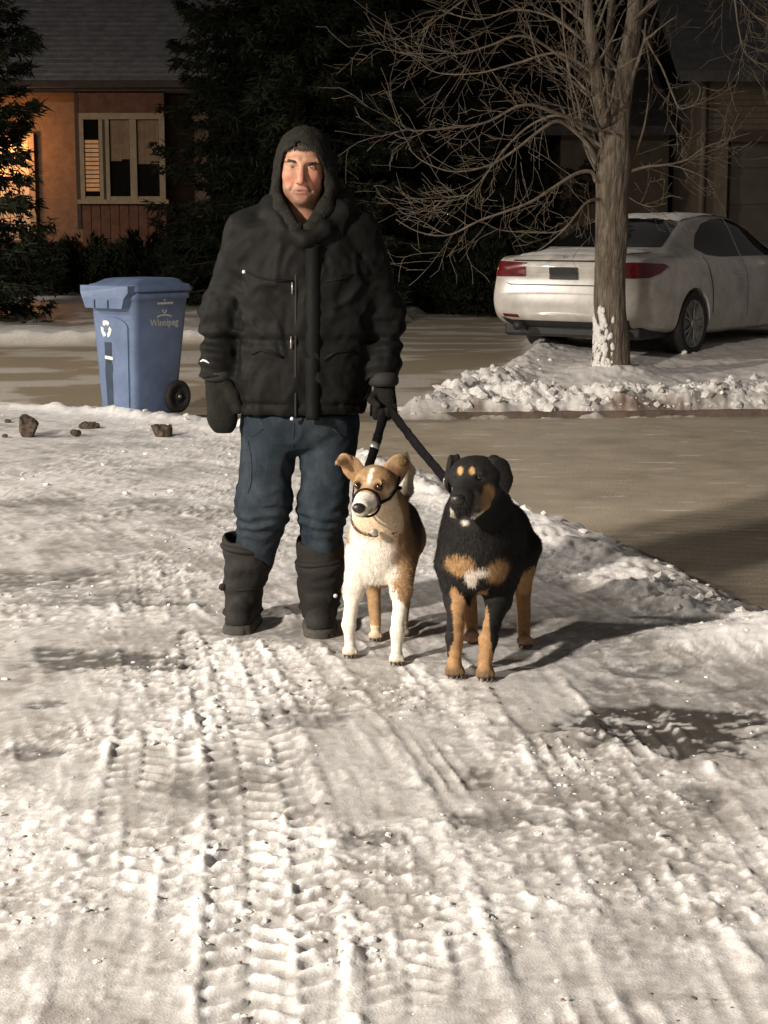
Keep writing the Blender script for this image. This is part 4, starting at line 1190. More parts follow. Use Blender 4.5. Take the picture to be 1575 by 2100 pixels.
# ------------------------------------------------------------------ black dog with tan and white marks
def dogB():
    D = W
    fl, fr, hlp, hrp = [np.array(G(*p)) + (0, .032, 0) for p in ((933, 1389), (995, 1394), (968, 1318), (1077, 1327))]
    head_c = D(978, 978, 5.36)
    nose_t = D(938, 1026, 5.20)
    hx = nose_t - head_c; hx /= np.linalg.norm(hx)
    rollv = np.array([-.10, 0, 1.])
    hr = np.cross(hx, rollv); hr /= np.linalg.norm(hr); hu = np.cross(hr, hx)
    def hl(f_, r_, u_): return head_c + hx * f_ + hr * r_ + hu * u_
    eyes = [hl(.060, -.036, .024), hl(.060, .036, .024)]
    def sdf(P):
        d = ell(P, D(980, 1125, 5.50), (.125, .15, .155))
        d = smin(d, rc(P, D(990, 1110, 5.60), D(1022, 1092, 5.92), .140, .113), .06)
        d = smin(d, ell(P, D(1026, 1097, 6.0), (.110, .13, .118)), .05)
        d = smin(d, chain(P, [D(985, 1110, 5.52), D(984, 1055, 5.47), D(982, 1008, 5.44)], [.122, .106, .080], .05), .05)
        h = ell(P, head_c, (.094, .088, .070))
        h = smin(h, rc(P, hl(.02, 0, -.028), hl(.09, 0, -.030), .070, .052), .02)
        h = smin(h, rc(P, hl(.075, 0, -.024), hl(.138, 0, -.018), .052, .043), .02)
        h = smin(h, rc(P, hl(.06, 0, -.052), hl(.135, 0, -.045), .034, .026), .012)
        for s in (-1, 1): h = smin(h, rc(P, hl(.075, .034 * s, -.054), hl(.135, .026 * s, -.054), .031, .027), .012)   # flews
        for e, s in zip(eyes, (-1, 1)):
            h = smax(h, -ell(P, e + hx * .005, (.013, .013, .010)), .006)
            h = smin(h, rc(P, e + hu * .015 - hx * .008, e + hu * .013 + hr * (.010 * s), .012, .008), .012)
        d = smin(d, h, .04)
        for pw, sx in ((fl, -1), (fr, 1)):
            sh = D(935 if sx < 0 else 1032, 1160, 5.52); el = D(938 if sx < 0 else 1022, 1232, 5.50)
            wr = np.array([pw[0] + .012 * sx * (sx > 0), pw[1] + .014, .125]); pa = np.array([pw[0], pw[1] + .006, .042])
            d = smin(d, chain(P, [sh, el, (el * .35 + wr * .65), wr, pa], [.072, .042, .0255, .0280, .0225], .02), .035)
            d = smin(d, paw_sdf(P, pw, (0, -1, 0), 1.18), .014)
        for pw, sx in ((hlp, -1), (hrp, 1)):
            hip = D(1000 if sx < 0 else 1045, 1120, 6.02)
            kn = np.array([pw[0] + .004 * sx, pw[1] + .05, .345]); hk = np.array([pw[0] + .004 * sx, pw[1] + .125, .17]); pa = np.array([pw[0], pw[1] + .03, .042])
            d = smin(d, chain(P, [hip, kn, hk], [.094, .050, .026], .03), .03)
            d = smin(d, chain(P, [hk, pa], [.028, .024], .02), .012)
            d = smin(d, paw_sdf(P, pw, (0, -1, 0), 1.1), .012)
        d = smin(d, chain(P, [D(1045, 1060, 6.12), D(1052, 1090, 6.22), D(1050, 1150, 6.26)], [.035, .028, .018], .02), .03)
        return d + .006 * (fbm(P[:, 0] * 26, P[:, 1] * 26, P[:, 2] * 15, oct=3, seed=211) - .5)
    black = np.array([.0095, .0088, .0082]); tan = np.array([.36, .21, .098]); white = np.array([.72, .65, .55]); grey = np.array([.16, .135, .125])
    def colr(P):
        c = np.tile(black, (len(P), 1))
        f_ = (P - head_c) @ hx; r_ = (P - head_c) @ hr; u_ = (P - head_c) @ hu
        on = (np.linalg.norm(P - head_c, axis=1) < .21) & (f_ > .0)
        c = mixc(c, tan * .9, on * blob(P, hl(.080, .062, -.050), (.026, .040, .040), .35, .3, 1))
        c = mixc(c, tan, on * blob(P, hl(.075, -.058, -.045), (.030, .045, .042), .3, .2, 2))
        c = mixc(c, tan * .8, .9 * on * blob(P, hl(.092, -.056, -.056), (.040, .055, .040), .4, .3, 15)); c = mixc(c, grey, .8 * on * blob(P, hl(.125, .03, -.035), (.022, .03, .03), .4, .2, 3))
        c = mixc(c, grey, .8 * on * blob(P, hl(.125, -.032, -.03), (.022, .03, .03), .4, .2, 3))
        c = mixc(c, white * .9, .9 * on * blob(P, hl(.128, .046, -.058), (.016, .035, .026), .3, .3, 4) + .9 * on * blob(P, hl(.12, -.040, -.080), (.034, .05, .012), .3, .3, 14))
        c = mixc(c, white * .9, on * blob(P, hl(.10, .02, -.078), (.030, .05, .016), .3, .2, 5))
        c = mixc(c, white * .8, on * blob(P, hl(.12, -.015, -.070), (.016, .04, .012), .3, .2, 6))
        c = mixc(c, (.50, .30, .13), blob(P, hl(.070, -.019, .052), (.0085, .03, .013), .25, .12, 7) + blob(P, hl(.070, .022, .054), (.0085, .03, .013), .25, .12, 8))
        # chest marks
        c = mixc(c, tan, blob(P, D(938, 1160, 5.37), (.056, .09, .037), .25, .3, 9) + blob(P, D(1022, 1172, 5.38), (.047, .09, .043), .25, .3, 10))
        c = mixc(c, white, blob(P, D(967, 1186, 5.36), (.020, .09, .034), .25, .3, 11) + blob(P, D(988, 1172, 5.36), (.028, .09, .015), .25, .3, 12))
        c = mixc(c, white * .85, blob(P, D(953, 1076, 5.33), (.018, .05, .014), .25, .2, 13))
        # legs: tan inside and in front, black down the outer edge
        z = P[:, 2]
        for pw, sx in ((fl, -1), (fr, 1)):
            cx = pw[0] + (.012 * sx * (sx > 0) if False else 0) + np.interp(z, [.0, .12, .27, .34], [0, .004 * sx, .014 * sx, .03 * sx])
            k = (z < .275) & (P[:, 1] < pw[1] + .16) & (np.abs(P[:, 0] - cx) < np.interp(z, [0, .19, .24, .275], [.075, .065, .042, .022]))
            edge = (P[:, 0] - cx) * sx
            lim = np.interp(z, [0, .06, .13, .3], [.06, .03, .012, .002]) - (.010 if sx < 0 else 0) * (z > .05)
            n_ = .008 * (vnoise(P[:, 0] * 120, z * 90, seed=6) - .5)
            c = np.where((k & (edge + n_ < lim))[:, None], tan, c)
        hd = (z < .36) & (P[:, 1] > 5.6)
        c = np.where((hd & ((z < .255 + .04 * vnoise(P[:, 0] * 60, z * 60, seed=7))))[:, None], tan * .95, c)
        for p_ in (fl, fr):
            c = mixc(c, (.11, .07, .04), .8 * (np.hypot(P[:, 0] - p_[0], P[:, 1] - p_[1]) < .08) * sstep(.05, .02, z))
        for p_ in (hlp, hrp):
            c = mixc(c, (.45, .30, .20), .8 * (np.hypot(P[:, 0] - p_[0], P[:, 1] - p_[1]) < .07) * sstep(.06, .02, z))
        return c
    V, Q = sdf_mesh(sdf, (.10, 5.06, -.02), (.72, 6.34, .78), .0062)
    base = np.array([.36, 5.52, 0.])
    dog = O('dog', V, Q, M_fur, None, True, colr(V), base)
    tag(dog, 'stocky black dog with tan eyebrow spots, tan legs and a white chest patch', 'dog')
    fur('fur', V, Q, colr, 120000, dog, lambda p: np.where(p[:, 2] < .05, .004, np.where(np.linalg.norm(p - head_c, axis=1) < .17, .0105, np.where(p[:, 2] < .25, .010, .018))), 2, .26)
    def ear(pts, rad, nrm, seed):
        def f(P):
            d = None
            for i in range(len(pts) - 1):
                e = frc(P, pts[i], pts[i + 1], rad[i], rad[i + 1], nrm, .30); d = e if d is None else smin(d, e, .012)
            return d
        V, Q = sdf_mesh(f, np.min(pts, 0) - .06, np.max(pts, 0) + .06, .0036)
        o = O('ear', V, Q, M_fur, dog, True, np.tile(black, (len(V), 1)))
        fur('fur', V, Q, lambda p: np.tile(black, (len(p), 1)), 2600, o, lambda p: np.full(len(p), .010), seed)
    ear([hl(-.030, .070, .046), hl(-.016, .094, .034), hl(.0, .104, -.004), hl(.012, .098, -.046)], [.024, .033, .034, .012], hr + .35 * hx + .25 * hu, 41)
    ear([hl(-.022, -.060, .038), hl(-.008, -.084, .022), hl(.004, -.098, -.008), hl(.016, -.104, -.046)], [.028, .031, .026, .008], -hr + .75 * hx + .45 * hu, 42)
    def fn(P): return smin(ell(P, hl(.176, 0, .0), (.024, .016, .018)), ell(P, hl(.168, 0, -.016), (.011, .013, .013)), .008)
    V, Q = sdf_mesh(fn, hl(.17, 0, 0) - .05, hl(.17, 0, 0) + .05, .003); O('nose', V, Q, M_nose, dog)
    for e in eyes:
        MB().lathe([(.0003, -.0120), (.0085, -.0085), (.0120, 0), (.0085, .0085), (.0003, .0120)], Matrix.Translation(e + hx * .001), 14).out('eye', M_dogeye, dog, True)
    for p_ in (fl, fr): claws(dog, p_, w=.0145, tip=.051, h=.007)
    claws(dog, hrp, w=.0135, tip=.046)
    c0 = D(983, 1040, 5.455); ax = Vector(D(980, 1005, 5.42) - D(985, 1110, 5.50)).normalized()
    u = ax.cross(Vector((0, 1, 0))).normalized(); v = ax.cross(u); pts = []
    for k in range(33):
        a = 2 * math.pi * k / 32; pts.append(Vector(c0) + u * (.103 * math.cos(a)) + v * (.103 * math.sin(a)))
    MB().tube(pts, .0125, 8, flat=(tuple(u), .35), cap=False).out('collar', M_web, dog, True)
    rp = D(917, 987, 5.40); pts = [(rp[0] + .011 * math.cos(a), rp[1], rp[2] + .013 * math.sin(a)) for a in np.linspace(0, 6.283, 17)]
    MB().tube(pts, .0032, 6, cap=False).out('collar_ring', M_zip, dog, True)
    return dog, rp
DOG_B, LEASH_B = dogB()

# ------------------------------------------------------------------ leashes
M_leash = mat('black_nylon_leash', (.008, .007, .008), .9, .35, 50., .5, 260., spec=.06, bdist=.002)
def leash(pts, w, label, nodes=(), clipp=None):
    t = empty('leash', pts[-1])
    P = smooth_poly3(pts)
    MB().tube(P, [w * (1 + .25 * (vnoise(np.array([i * .9]), np.array([w * 99]), seed=5)[0] - .5)) for i in range(len(P))], 8, flat=((0, 1, .2), .35)).out('strap', M_leash, t, True)
    for k in nodes:
        p = P[k]; q = P[k + 1]
        MB().tube([p, (p + q) / 2, q], [w * 1.08, w * 1.14, w * 1.08], 8, flat=((0, 1, .2), .42)).out('stitched_fold', M_leash, t, True)
    if clipp is not None:
        p, q = P[clipp], P[clipp + 2]
        MB().tube([p, (p + q) / 2, q], [w * 1.05, w * 1.1, w * 1.0], 8, flat=((0, 1, .2), .55)).out('reflective_band', M_zip, t, True)
    loop = [HAND + np.array([.012 * s, -.012, -.02]) for s in (-1, 1)]
    MB().tube([HAND + (-.01, -.02, .01), HAND + (-.045, -.01, -.02), HAND + (-.05, .012, -.055), HAND + (-.012, .0, -.05), HAND + (0, -.012, -.03)], [.010] * 5, 6, flat=((0, 1, 0), .4)).out('handle_loop', M_leash, t, True)
    tag(t, label, 'leash', 'leashes in the left hand'); return t
def smooth_poly3(p, n=6):
    p = [np.array(q, float) for q in p]; out = []
    for i in range(len(p) - 1):
        a, b, c, d = p[max(i - 1, 0)], p[i], p[i + 1], p[min(i + 2, len(p) - 1)]
        for k in range(n):
            t = k / n
            out.append(.5 * (2 * b + (c - a) * t + (2 * a - 5 * b + 4 * c - d) * t * t + (3 * b - a - 3 * c + d) * t ** 3))
    out.append(p[-1]); return out
LA = HAND + (.002, -.02, -.03); LB = HAND + (.014, -.02, -.024); _sag = np.array([0, 0, -.006])
leash([LA] + [LA + (LEASH_A - LA) * k + _sag * (1 - abs(2 * k - 1)) for k in (.25, .5, .75)] + [LEASH_A], .0160, 'shorter black leash from the gloved hand to the tan and white dog', (9,), 12)
leash([LB] + [LB + (LEASH_B - LB) * k + _sag * (1 - abs(2 * k - 1)) for k in (.25, .5, .75)] + [LEASH_B], .0170, 'longer black leash slanting from the gloved hand to the black dog', (8, 17))
# ================================================================== recycling bin
M_bin = mat('blue_bin_plastic', (.112, .158, .265), .48, .22, 5., .25, 60., spec=.45, bdist=.003)
M_bindark = mat('dark_slot_plastic', (.022, .038, .062), .5, .3, 10.)
M_binprint = mat('grey_bin_print', (.45, .46, .42), .7, .3, 60.)
M_tyre = mat('black_rubber', (.018, .016, .015), .8, .4, 30., .4, 80., bdist=.003)
def recycling_bin():
    a = R(40); ex = Vector((math.cos(a), -math.sin(a), 0)); ey = Vector((math.sin(a), math.cos(a), 0))
    K = Vector(G(277, 852)); w0, d0, w1, d1 = .42, .47, .55, .60
    org = K - ex * w0 / 2 + ey * d0 / 2; org.z = -.012
    Mx = Matrix(((ex.x, ey.x, 0, org.x), (ex.y, ey.y, 0, org.y), (0, 0, 1, org.z), (0, 0, 0, 1)))
    t = empty('recycling_bin', org)
    ZT = .985
    wd = lambda z: w0 + (w1 - w0) * z / ZT
    dp = lambda z: d0 + (d1 - d0) * z / ZT
    yc = lambda z: .03 * z / ZT
    def rrect(w, d, cy, r_=.055, n=5):
        pts = []
        for sx, sy, a0 in ((1, 1, 0), (-1, 1, 90), (-1, -1, 180), (1, -1, 270)):
            for k in range(n + 1):
                an = R(a0 + 90 * k / n); pts.append((sx * (w / 2 - r_) + r_ * math.cos(an), cy + sy * (d / 2 - r_) + r_ * math.sin(an)))
        return pts
    def loft(secs, name, mt, parent, smooth=True):
        n = len(secs[0][1]); V = []; Fq = []
        for z, ring in secs: V += [Mx @ Vector((x, y, z)) for x, y in ring]
        for i in range(len(secs) - 1):
            for k in range(n):
                p = i * n + k; q = i * n + (k + 1) % n; Fq.append((p, q, q + n, p + n))
        Fq += [tuple(range(n))[::-1], tuple((len(secs) - 1) * n + k for k in range(n))]
        o = MB().add(V, Fq).out(name, mt, parent, smooth)
        return o
    secs = [(z, rrect(wd(z), dp(z), yc(z))) for z in (.0, .02, .25, .5, .75, ZT - .06)]
    secs += [(ZT - .055, rrect(wd(ZT) + .02, dp(ZT) + .02, yc(ZT))), (ZT, rrect(wd(ZT) + .026, dp(ZT) + .026, yc(ZT)))]
    body = loft(secs, 'body', M_bin, t)
    # raised arched front panel
    fp = lambda x, z, o: Mx @ Vector((x, yc(z) - dp(z) / 2 - o, z))
    sp = lambda y, z, o: Mx @ Vector((wd(z) / 2 + o, y, z))
    def panel(outline, pt, o0, o1, name, mt, parent):
        vs, fs = [], []
        r_ = delaunay_2d_cdt([Vector(p) for p in outline], [], [list(range(len(outline)))], 1, 1e-6)
        n = len(r_[0])
        V = [pt(p.x, p.y, o1) for p in r_[0]]; Fq = [tuple(f) for f in r_[2]]
        m0 = len(outline)
        b0 = [pt(p[0], p[1], o0) for p in outline]; b1 = [pt(p[0], p[1], o1) for p in outline]
        return MB().add(V, Fq).add(b0 + b1, [(k, (k + 1) % m0, m0 + (k + 1) % m0, m0 + k) for k in range(m0)]).out(name, mt, parent)
    arch = [(-.155, .03), (.155, .03), (.185, .70)] + [(.185 * math.cos(R(q)), .70 + .085 * math.sin(R(q))) for q in range(15, 180, 15)] + [(-.185, .70)]
    panel(arch, fp, -.004, .012, 'front_panel', M_bin, body)
    sx = -.055
    slot = [(sx - .042, .045), (sx + .030, .045), (sx + .034, .33), (sx + .045, .36), (sx + .045, .40), (sx + .036, .42), (sx + .046, .585), (sx - .040, .585), (sx - .040, .45), (sx - .048, .36)]
    panel(slot, fp, .010, .0145, 'front_slot', M_bindark, body)
    panel([(sx - .036, .452), (sx + .058, .444), (sx + .058, .470), (sx - .036, .478)], fp, .013, .022, 'handle_bar', M_white, body)
    # three chasing arrows
    for k in range(3):
        an = R(90 + 120 * k); c = Vector((sx - .012, .690))
        def pol(r_, d_): return (c.x + r_ * math.cos(an + R(d_)), c.y + 1.12 * r_ * math.sin(an + R(d_)))
        o_ = [pol(.062, d_) for d_ in range(-46, 27, 12)] + [pol(.072, 26), pol(.046, 54), pol(.024, 26)] + [pol(.032, d_) for d_ in range(20, -47, -16)]
        panel(o_, fp, .012, .0152, 'recycling_arrow', M_white, body)
    # side print
    def text(txt, size, pt, y0, z0, name):
        cu = bpy.data.curves.new('lettering', 'FONT'); cu.body = txt; cu.size = size; cu.align_x = 'CENTER'; cu.resolution_u = 2; cu.offset = .0016
        ob = bpy.data.objects.new('lettering', cu); COL.objects.link(ob)
        me = bpy.data.meshes.new_from_object(ob.evaluated_get(bpy.context.evaluated_depsgraph_get()))
        V = [pt(y0 + v.co.x, z0 + v.co.y, .002) for v in me.vertices]; Fq = [tuple(p.vertices) for p in me.polygons]
        bpy.data.objects.remove(ob); bpy.data.curves.remove(cu); bpy.data.meshes.remove(me)
        MB().add(V, Fq).out(name, M_binprint, body)
    yl = .055
    text('Winnipeg', .078, sp, yl, .715, 'lettering')
    arc = [(yl + .085 * math.cos(R(q)), .777 + .030 * math.sin(R(q))) for q in range(15, 166, 15)] + [(yl + .075 * math.cos(R(q)), .775 + .020 * math.sin(R(q))) for q in range(165, 14, -15)]
    panel(arc, sp, .0, .002, 'logo_arc', M_binprint, body)
    lp = [(yl + .022 * math.cos(R(q)), .835 + .022 * math.sin(R(q))) for q in range(150, 391, 24)] + [(yl + .013 * math.cos(R(q)), .835 + .013 * math.sin(R(q))) for q in range(390, 149, -24)]
    panel(lp, sp, .0, .002, 'logo_loop', M_binprint, body)
    panel([(yl + .018 * math.cos(R(q)), .925 + .013 * math.sin(R(q))) for q in range(0, 360, 30)], sp, 0, .002, 'print_dot', M_binprint, body)
    for y0, wl in ((-.075, .020), (-.045, .030), (-.008, .028), (.026, .035), (.066, .022)):
        panel([(yl + y0, .885), (yl + y0 + wl, .885), (yl + y0 + wl, .902), (yl + y0, .902)], sp, 0, .002, 'print_line', M_binprint, body)
    # lid with deep front lip
    W1, D1, C1 = wd(ZT) + .05, dp(ZT) + .05, yc(ZT)
    lid = loft([(ZT + .003, rrect(W1, D1, C1, .06)), (ZT + .040, rrect(W1, D1, C1, .06)), (ZT + .058, rrect(W1 - .035, D1 - .035, C1, .05)), (ZT + .066, rrect(W1 - .10, D1 - .09, C1, .05)),
                (ZT + .098, rrect(W1 - .15, D1 - .20, C1 + .03, .05)), (ZT + .108, rrect(W1 - .24, D1 - .30, C1 + .04, .05))], 'lid', M_bin, t)
    yf = C1 - D1 / 2
    lip = MB()
    prof = [(-.285, .052), (.285, .052), (.285, .0), (.245, -.045), (.215, -.125), (-.215, -.125), (-.255, -.045), (-.285, .0)]
    V = [Mx @ Vector((x, yf - .050 - .01 * (z < -.03), ZT + z)) for x, z in prof] + [Mx @ Vector((x, yf + .020, ZT + z)) for x, z in prof]
    n = len(prof); Fq = [tuple(range(n)), tuple(range(n, 2 * n))[::-1]] + [((k + 1) % n, k, n + k, n + (k + 1) % n) for k in range(n)]
    lip.add(V, Fq).out('front_lip', M_bin, lid)
    for x in (-.10, .06):
        MB().box((x - .004, yf - .068, ZT - .125), (x + .004, yf - .058, ZT - .06), Mx).out('lip_rib', M_bindark, lid)
    # rear handle, hinge, axle, wheels
    yb = C1 + D1 / 2
    MB().tube([Mx @ Vector(p) for p in ((-.20, yb - .01, ZT + .01), (-.20, yb + .06, ZT + .02), (.20, yb + .06, ZT + .02), (.20, yb - .01, ZT + .01))], .014, 8).out('handle', M_bin, t, True)
    for x in (-.14, .14): MB().box((x - .03, yb - .02, ZT - .01), (x + .03, yb + .045, ZT + .035), Mx, .006).out('hinge', M_bin, t)
    MB().tube([Mx @ Vector((-.26, .20, .135)), Mx @ Vector((.26, .20, .135))], .012, 8).out('axle', M_zip, t, True)
    for s in (-1, 1):
        Wm = Mx @ Matrix.Translation((s * .235, .205, .133)) @ Matrix.Rotation(R(90) * s, 4, 'Y')
        wh = MB().lathe([(.05, -.03), (.118, -.032), (.132, -.018), (.133, .016), (.120, .030), (.092, .030), (.086, .020), (.040, .014), (.034, .026), (.010, .026)], Wm, 28).out('wheel', M_tyre, t, True)
        MB().lathe([(.016, .024), (.016, .034), (.008, .036)], Wm, 12).out('hub_cap', M_zip, wh, True)
    tag(t, 'blue wheeled recycling bin standing on the snow behind the person', 'recycling bin')
recycling_bin()

# ================================================================== white sedan
M_paint = mat('white_car_paint', (.60, .57, .52), .27, .16, 3.5, .12, 30., coat=.4, spec=.5, bdist=.002, color2=(.40, .37, .33))
M_carglass = glass('dark_car_glass')
M_tail = mat('tail_lamp_red', (.13, .009, .012), .18, .3, 14., coat=.5)
M_trim = mat('black_trim', (.02, .02, .02), .55, .3, 20.)
M_chrome = mat('chrome', (.75, .75, .75), .12, .05, 8., metal=1.)
M_rim = mat('alloy_rim', (.34, .33, .31), .4, .2, 10., metal=.7)
M_carsnow = mat('settled_snow', (.74, .72, .69), .8, .15, 12., .6, 40., bdist=.01)
def sedan():
    heading = R(36)
    f_ = Vector((math.sin(heading), math.cos(heading), 0)); l_ = Vector((-f_.y, f_.x, 0))
    # rear axle centre from the two tyres in view
    GZ = .205
    cx = W(1258, 700, 17.3); org = Vector((cx[0], 17.3, GZ))
    Mx = Matrix(((f_.x, l_.x, 0, org.x), (f_.y, l_.y, 0, org.y), (0, 0, 1, org.z), (0, 0, 0, 1)))
    t = empty('car', org)
    X = [-1.07, -1.04, -.96, -.80, -.50, -.30, 0., .35, .75, 1.2, 1.7, 2.15, 2.45, 2.8, 3.2, 3.5, 3.66, 3.72]
    zb = [.84, .93, .985, 1.00, 1.005, 1.00, .985, .965, .95, .94, .93, .92, .91, .885, .83, .76, .68, .60]
    w1 = [.74, .82, .870, .895, .908, .915, .922, .925, .925, .922, .92, .92, .918, .91, .885, .82, .70, .58]
    zr = [.88, .985, 1.035, 1.050, 1.060, 1.10, 1.235, 1.365, 1.430, 1.445, 1.405, 1.235, 1.07, 1.005, .945, .86, .76, .64]
    wr = [.60, .70, .72, .73, .70, .66, .600, .585, .600, .605, .595, .60, .70, .74, .72, .64, .52, .42]
    zo = [.44, .36, .30, .265, .24, .22, .20, .19, .18, .18, .18, .18, .18, .19, .21, .25, .32, .40]
    bm = bmesh.new(); rings = []
    for i, x in enumerate(X):
        b, w, r_, h, z0 = zb[i], w1[i], wr[i], zr[i], zo[i]
        half = [(0, z0), (.55 * w, z0), (.90 * w, z0 + .015), (.975 * w, z0 + .09), (w * .995, z0 + .22), (w, .62), (w * .985, .78), (w * .955, b - .035), (w * .90, b + .005)]
        q = half[-1]
        half += [(q[0] + (r_ - q[0]) * .52, q[1] + (h - .055 - q[1]) * .55), (r_ + .015, h - .055), (r_ * .80, h - .018), (r_ * .42, h - .003), (0, h)]
        ring = []
        for y, z in half + [(-y, z) for y, z in half[-2:0:-1]]:
            dx = 0
            if x < -.7:
                k = (-.7 - x) / .37
                dx = -.055 * k * math.exp(-((z - .52) / .17) ** 2) + .03 * k * (z < .33)
                dx += .05 * k * abs(y) ** 2
            ring.append(bm.verts.new((x + dx, y, z)))
        rings.append(ring)
    n = len(rings[0])
    for i in range(len(rings) - 1):
        for k in range(n): bm.faces.new((rings[i][k], rings[i][(k + 1) % n], rings[i + 1][(k + 1) % n], rings[i + 1][k]))
    for ring, rev in ((rings[0], True), (rings[-1], False)):
        hn = n // 2
        for k in range(hn):            # strip across the end
            a, b_ = ring[k], ring[k + 1]; c, d = ring[(n - k - 1) % n], ring[(n - k) % n]
            vs = [a, b_, c, d]; u = []
            for v_ in vs:
                if v_ not in u: u.append(v_)
            if len(u) > 2:
                try: bm.faces.new(u if rev else u[::-1])
                except ValueError: pass
    bmesh.ops.recalc_face_normals(bm, faces=list(bm.faces))
    me = bpy.data.meshes.new('car_cage'); bm.to_mesh(me); bm.free()
    ob = bpy.data.objects.new('car_cage', me); COL.objects.link(ob)
    md = ob.modifiers.new('s', 'SUBSURF'); md.levels = 3
    cut = []
    for x in (0., 2.775):
        for s in (-1, 1):
            cm = MB().lathe([(.352, -.17), (.352, .3)], Matrix.Translation((x, s * .80, .335)) @ Matrix.Rotation(R(-90) * s, 4, 'X'), 40)
            mc = mk_mesh('cut', cm.v, cm.f); bmc = bmesh.new(); bmc.from_mesh(mc); bmesh.ops.recalc_face_normals(bmc, faces=list(bmc.faces)); bmc.to_mesh(mc); bmc.free()
            co = bpy.data.objects.new('cut', mc); COL.objects.link(co); cut.append(co)
            bo = ob.modifiers.new('b', 'BOOLEAN'); bo.operation = 'DIFFERENCE'; bo.object = co; bo.solver = 'EXACT'
    dg = bpy.context.evaluated_depsgraph_get(); dg.update()
    ev = ob.evaluated_get(dg); me2 = bpy.data.meshes.new_from_object(ev)
    V = [tuple(v.co) for v in me2.vertices]; Fq = [tuple(p.vertices) for p in me2.polygons]
    for o in cut + [ob]: bpy.data.objects.remove(o)
    body = MB().add([Mx @ Vector(v) for v in V], Fq).out('body', M_paint, t, True)
    for p in body.data.polygons:                       # creased at the arches
        pass
    md = body.modifiers.new('n', 'EDGE_SPLIT'); md.split_angle = R(38)
    bv = BVHTree.FromPolygons(V, Fq)
    def patch(outline, orig, direc, off, mt, name, parent=body, res=.05, thick=0.):
        """panel hugging the bodywork: 2-D outline -> ray origin, cast along direc"""
        n0 = len(outline); pts = []
        for k in range(n0):
            a = Vector(outline[k]); b_ = Vector(outline[(k + 1) % n0]); m_ = max(1, int((b_ - a).length / res))
            pts += [a + (b_ - a) * (q / m_) for q in range(m_)]
        inn = []
        x0, x1 = min(p.x for p in pts), max(p.x for p in pts); y0, y1 = min(p.y for p in pts), max(p.y for p in pts)
        gx_ = np.arange(x0 + res / 2, x1, res); gy_ = np.arange(y0 + res / 2, y1, res)
        def inside(px_, py_):
            c = False
            for k in range(n0):
                (ax, ay), (bx, by) = outline[k], outline[k - 1]
                if (ay > py_) != (by > py_) and px_ < (bx - ax) * (py_ - ay) / (by - ay) + ax: c = not c
            return c
        for gxx in gx_:
            for gyy in gy_:
                if inside(gxx, gyy): inn.append(Vector((gxx, gyy)))
        m0 = len(pts)
        r_ = delaunay_2d_cdt(pts + inn, [], [list(range(m0))], 1, 1e-5)
        Vv = []; d_ = Vector(direc).normalized()
        for p in r_[0]:
            o_ = Vector(orig(p.x, p.y)); h_, nn, _, _ = bv.ray_cast(o_, d_)
            if h_ is None: h_ = o_ + d_ * 2.0; nn = -d_
            if nn.dot(d_) > 0: nn = -nn
            Vv.append(Mx @ (h_ + nn * off))
        return MB().add(Vv, [tuple(f) for f in r_[2]]).out(name, mt, parent, True)
    side = lambda s: (lambda x, z: (x, 3. * s, z))
    rear = lambda y, z: (-4., y, z)
    top = lambda x, y: (x, y, 4.)
    for s in (-1, 1):
        win = [(.26, 1.075), (.45, 1.215), (.68, 1.318), (.95, 1.365), (1.25, 1.375), (1.25, .985), (.72, .985), (.42, 1.01)]
        patch(win, side(s), (0, -s, 0), .004, M_carglass, 'rear_side_window')
        win2 = [(1.29, 1.375), (1.55, 1.345), (1.85, 1.24), (2.25, 1.03), (2.22, .985), (1.29, .985)]
        patch(win2, side(s), (0, -s, 0), .004, M_carglass, 'front_side_window')
        # tail lamps wrap round the corner
        dirv = Vector((.80, -s * .60, 0)).normalized(); sdv = Vector((dirv.y, -dirv.x, 0)) * s
        org_ = lambda u, z, dv=dirv, sv=sdv: tuple(Vector((-.80, s * .62, z)) - dv * 3 + sv * u)
        # u grows towards the middle of the car
        lamp = [(-.36, .905), (-.30, .93), (.02, .945), (.30, .935), (.29, .80), (.05, .795), (-.12, .80), (-.25, .84)]
        patch(lamp, org_, dirv, .007, M_tail, 'tail_lamp', body, .03)
        patch([(.10 + .0, .40), (.26, .395), (.26, .425), (.10, .43)], org_, dirv, .005, M_tail, 'reflector', body, .04)
        patch([(.18, .80), (.45, .80), (.45, .832), (.18, .825)], side(s), (0, -s, 0), .0, M_paint, 'crease', body, .04)
        patch([(.97, .80), (1.17, .80), (1.17, .828), (.97, .822)], side(s), (0, -s, 0), .022, M_chrome, 'door_handle', body, .04)
        for x in (1.265, ): patch([(x - .004, .36), (x + .004, .36), (x + .004, .985), (x - .004, .985)], side(s), (0, -s, 0), .002, M_trim, 'door_gap', body, .05)
        patch([(.40, .42), (.42, .42), (.40, .70), (.33, .985), (.315, .985), (.38, .70)], side(s), (0, -s, 0), .002, M_trim, 'door_gap', body, .05)
    rw = [(-.63, 1.085), (.63, 1.085), (.60, 1.16), (.53, 1.30), (.47, 1.375), (-.47, 1.375), (-.53, 1.30), (-.60, 1.16)]
    patch(rw, rear, (1, 0, 0), .004, M_carglass, 'rear_window')
    patch([(-.62, .715), (.62, .715), (.68, .74), (.62, .726), (-.62, .726), (-.68, .74)], rear, (1, 0, 0), .003, M_trim, 'bumper_gap', body, .04)
    patch([(-.60, .948), (.60, .948), (.60, .962), (-.60, .962)], rear, (1, 0, 0), .004, M_trim, 'boot_lid_gap', body, .04)
    patch([(-.58, .905), (.58, .905), (.58, .935), (-.58, .935)], rear, (1, 0, 0), .006, M_chrome if False else M_paint, 'boot_lid_strip', body, .04)
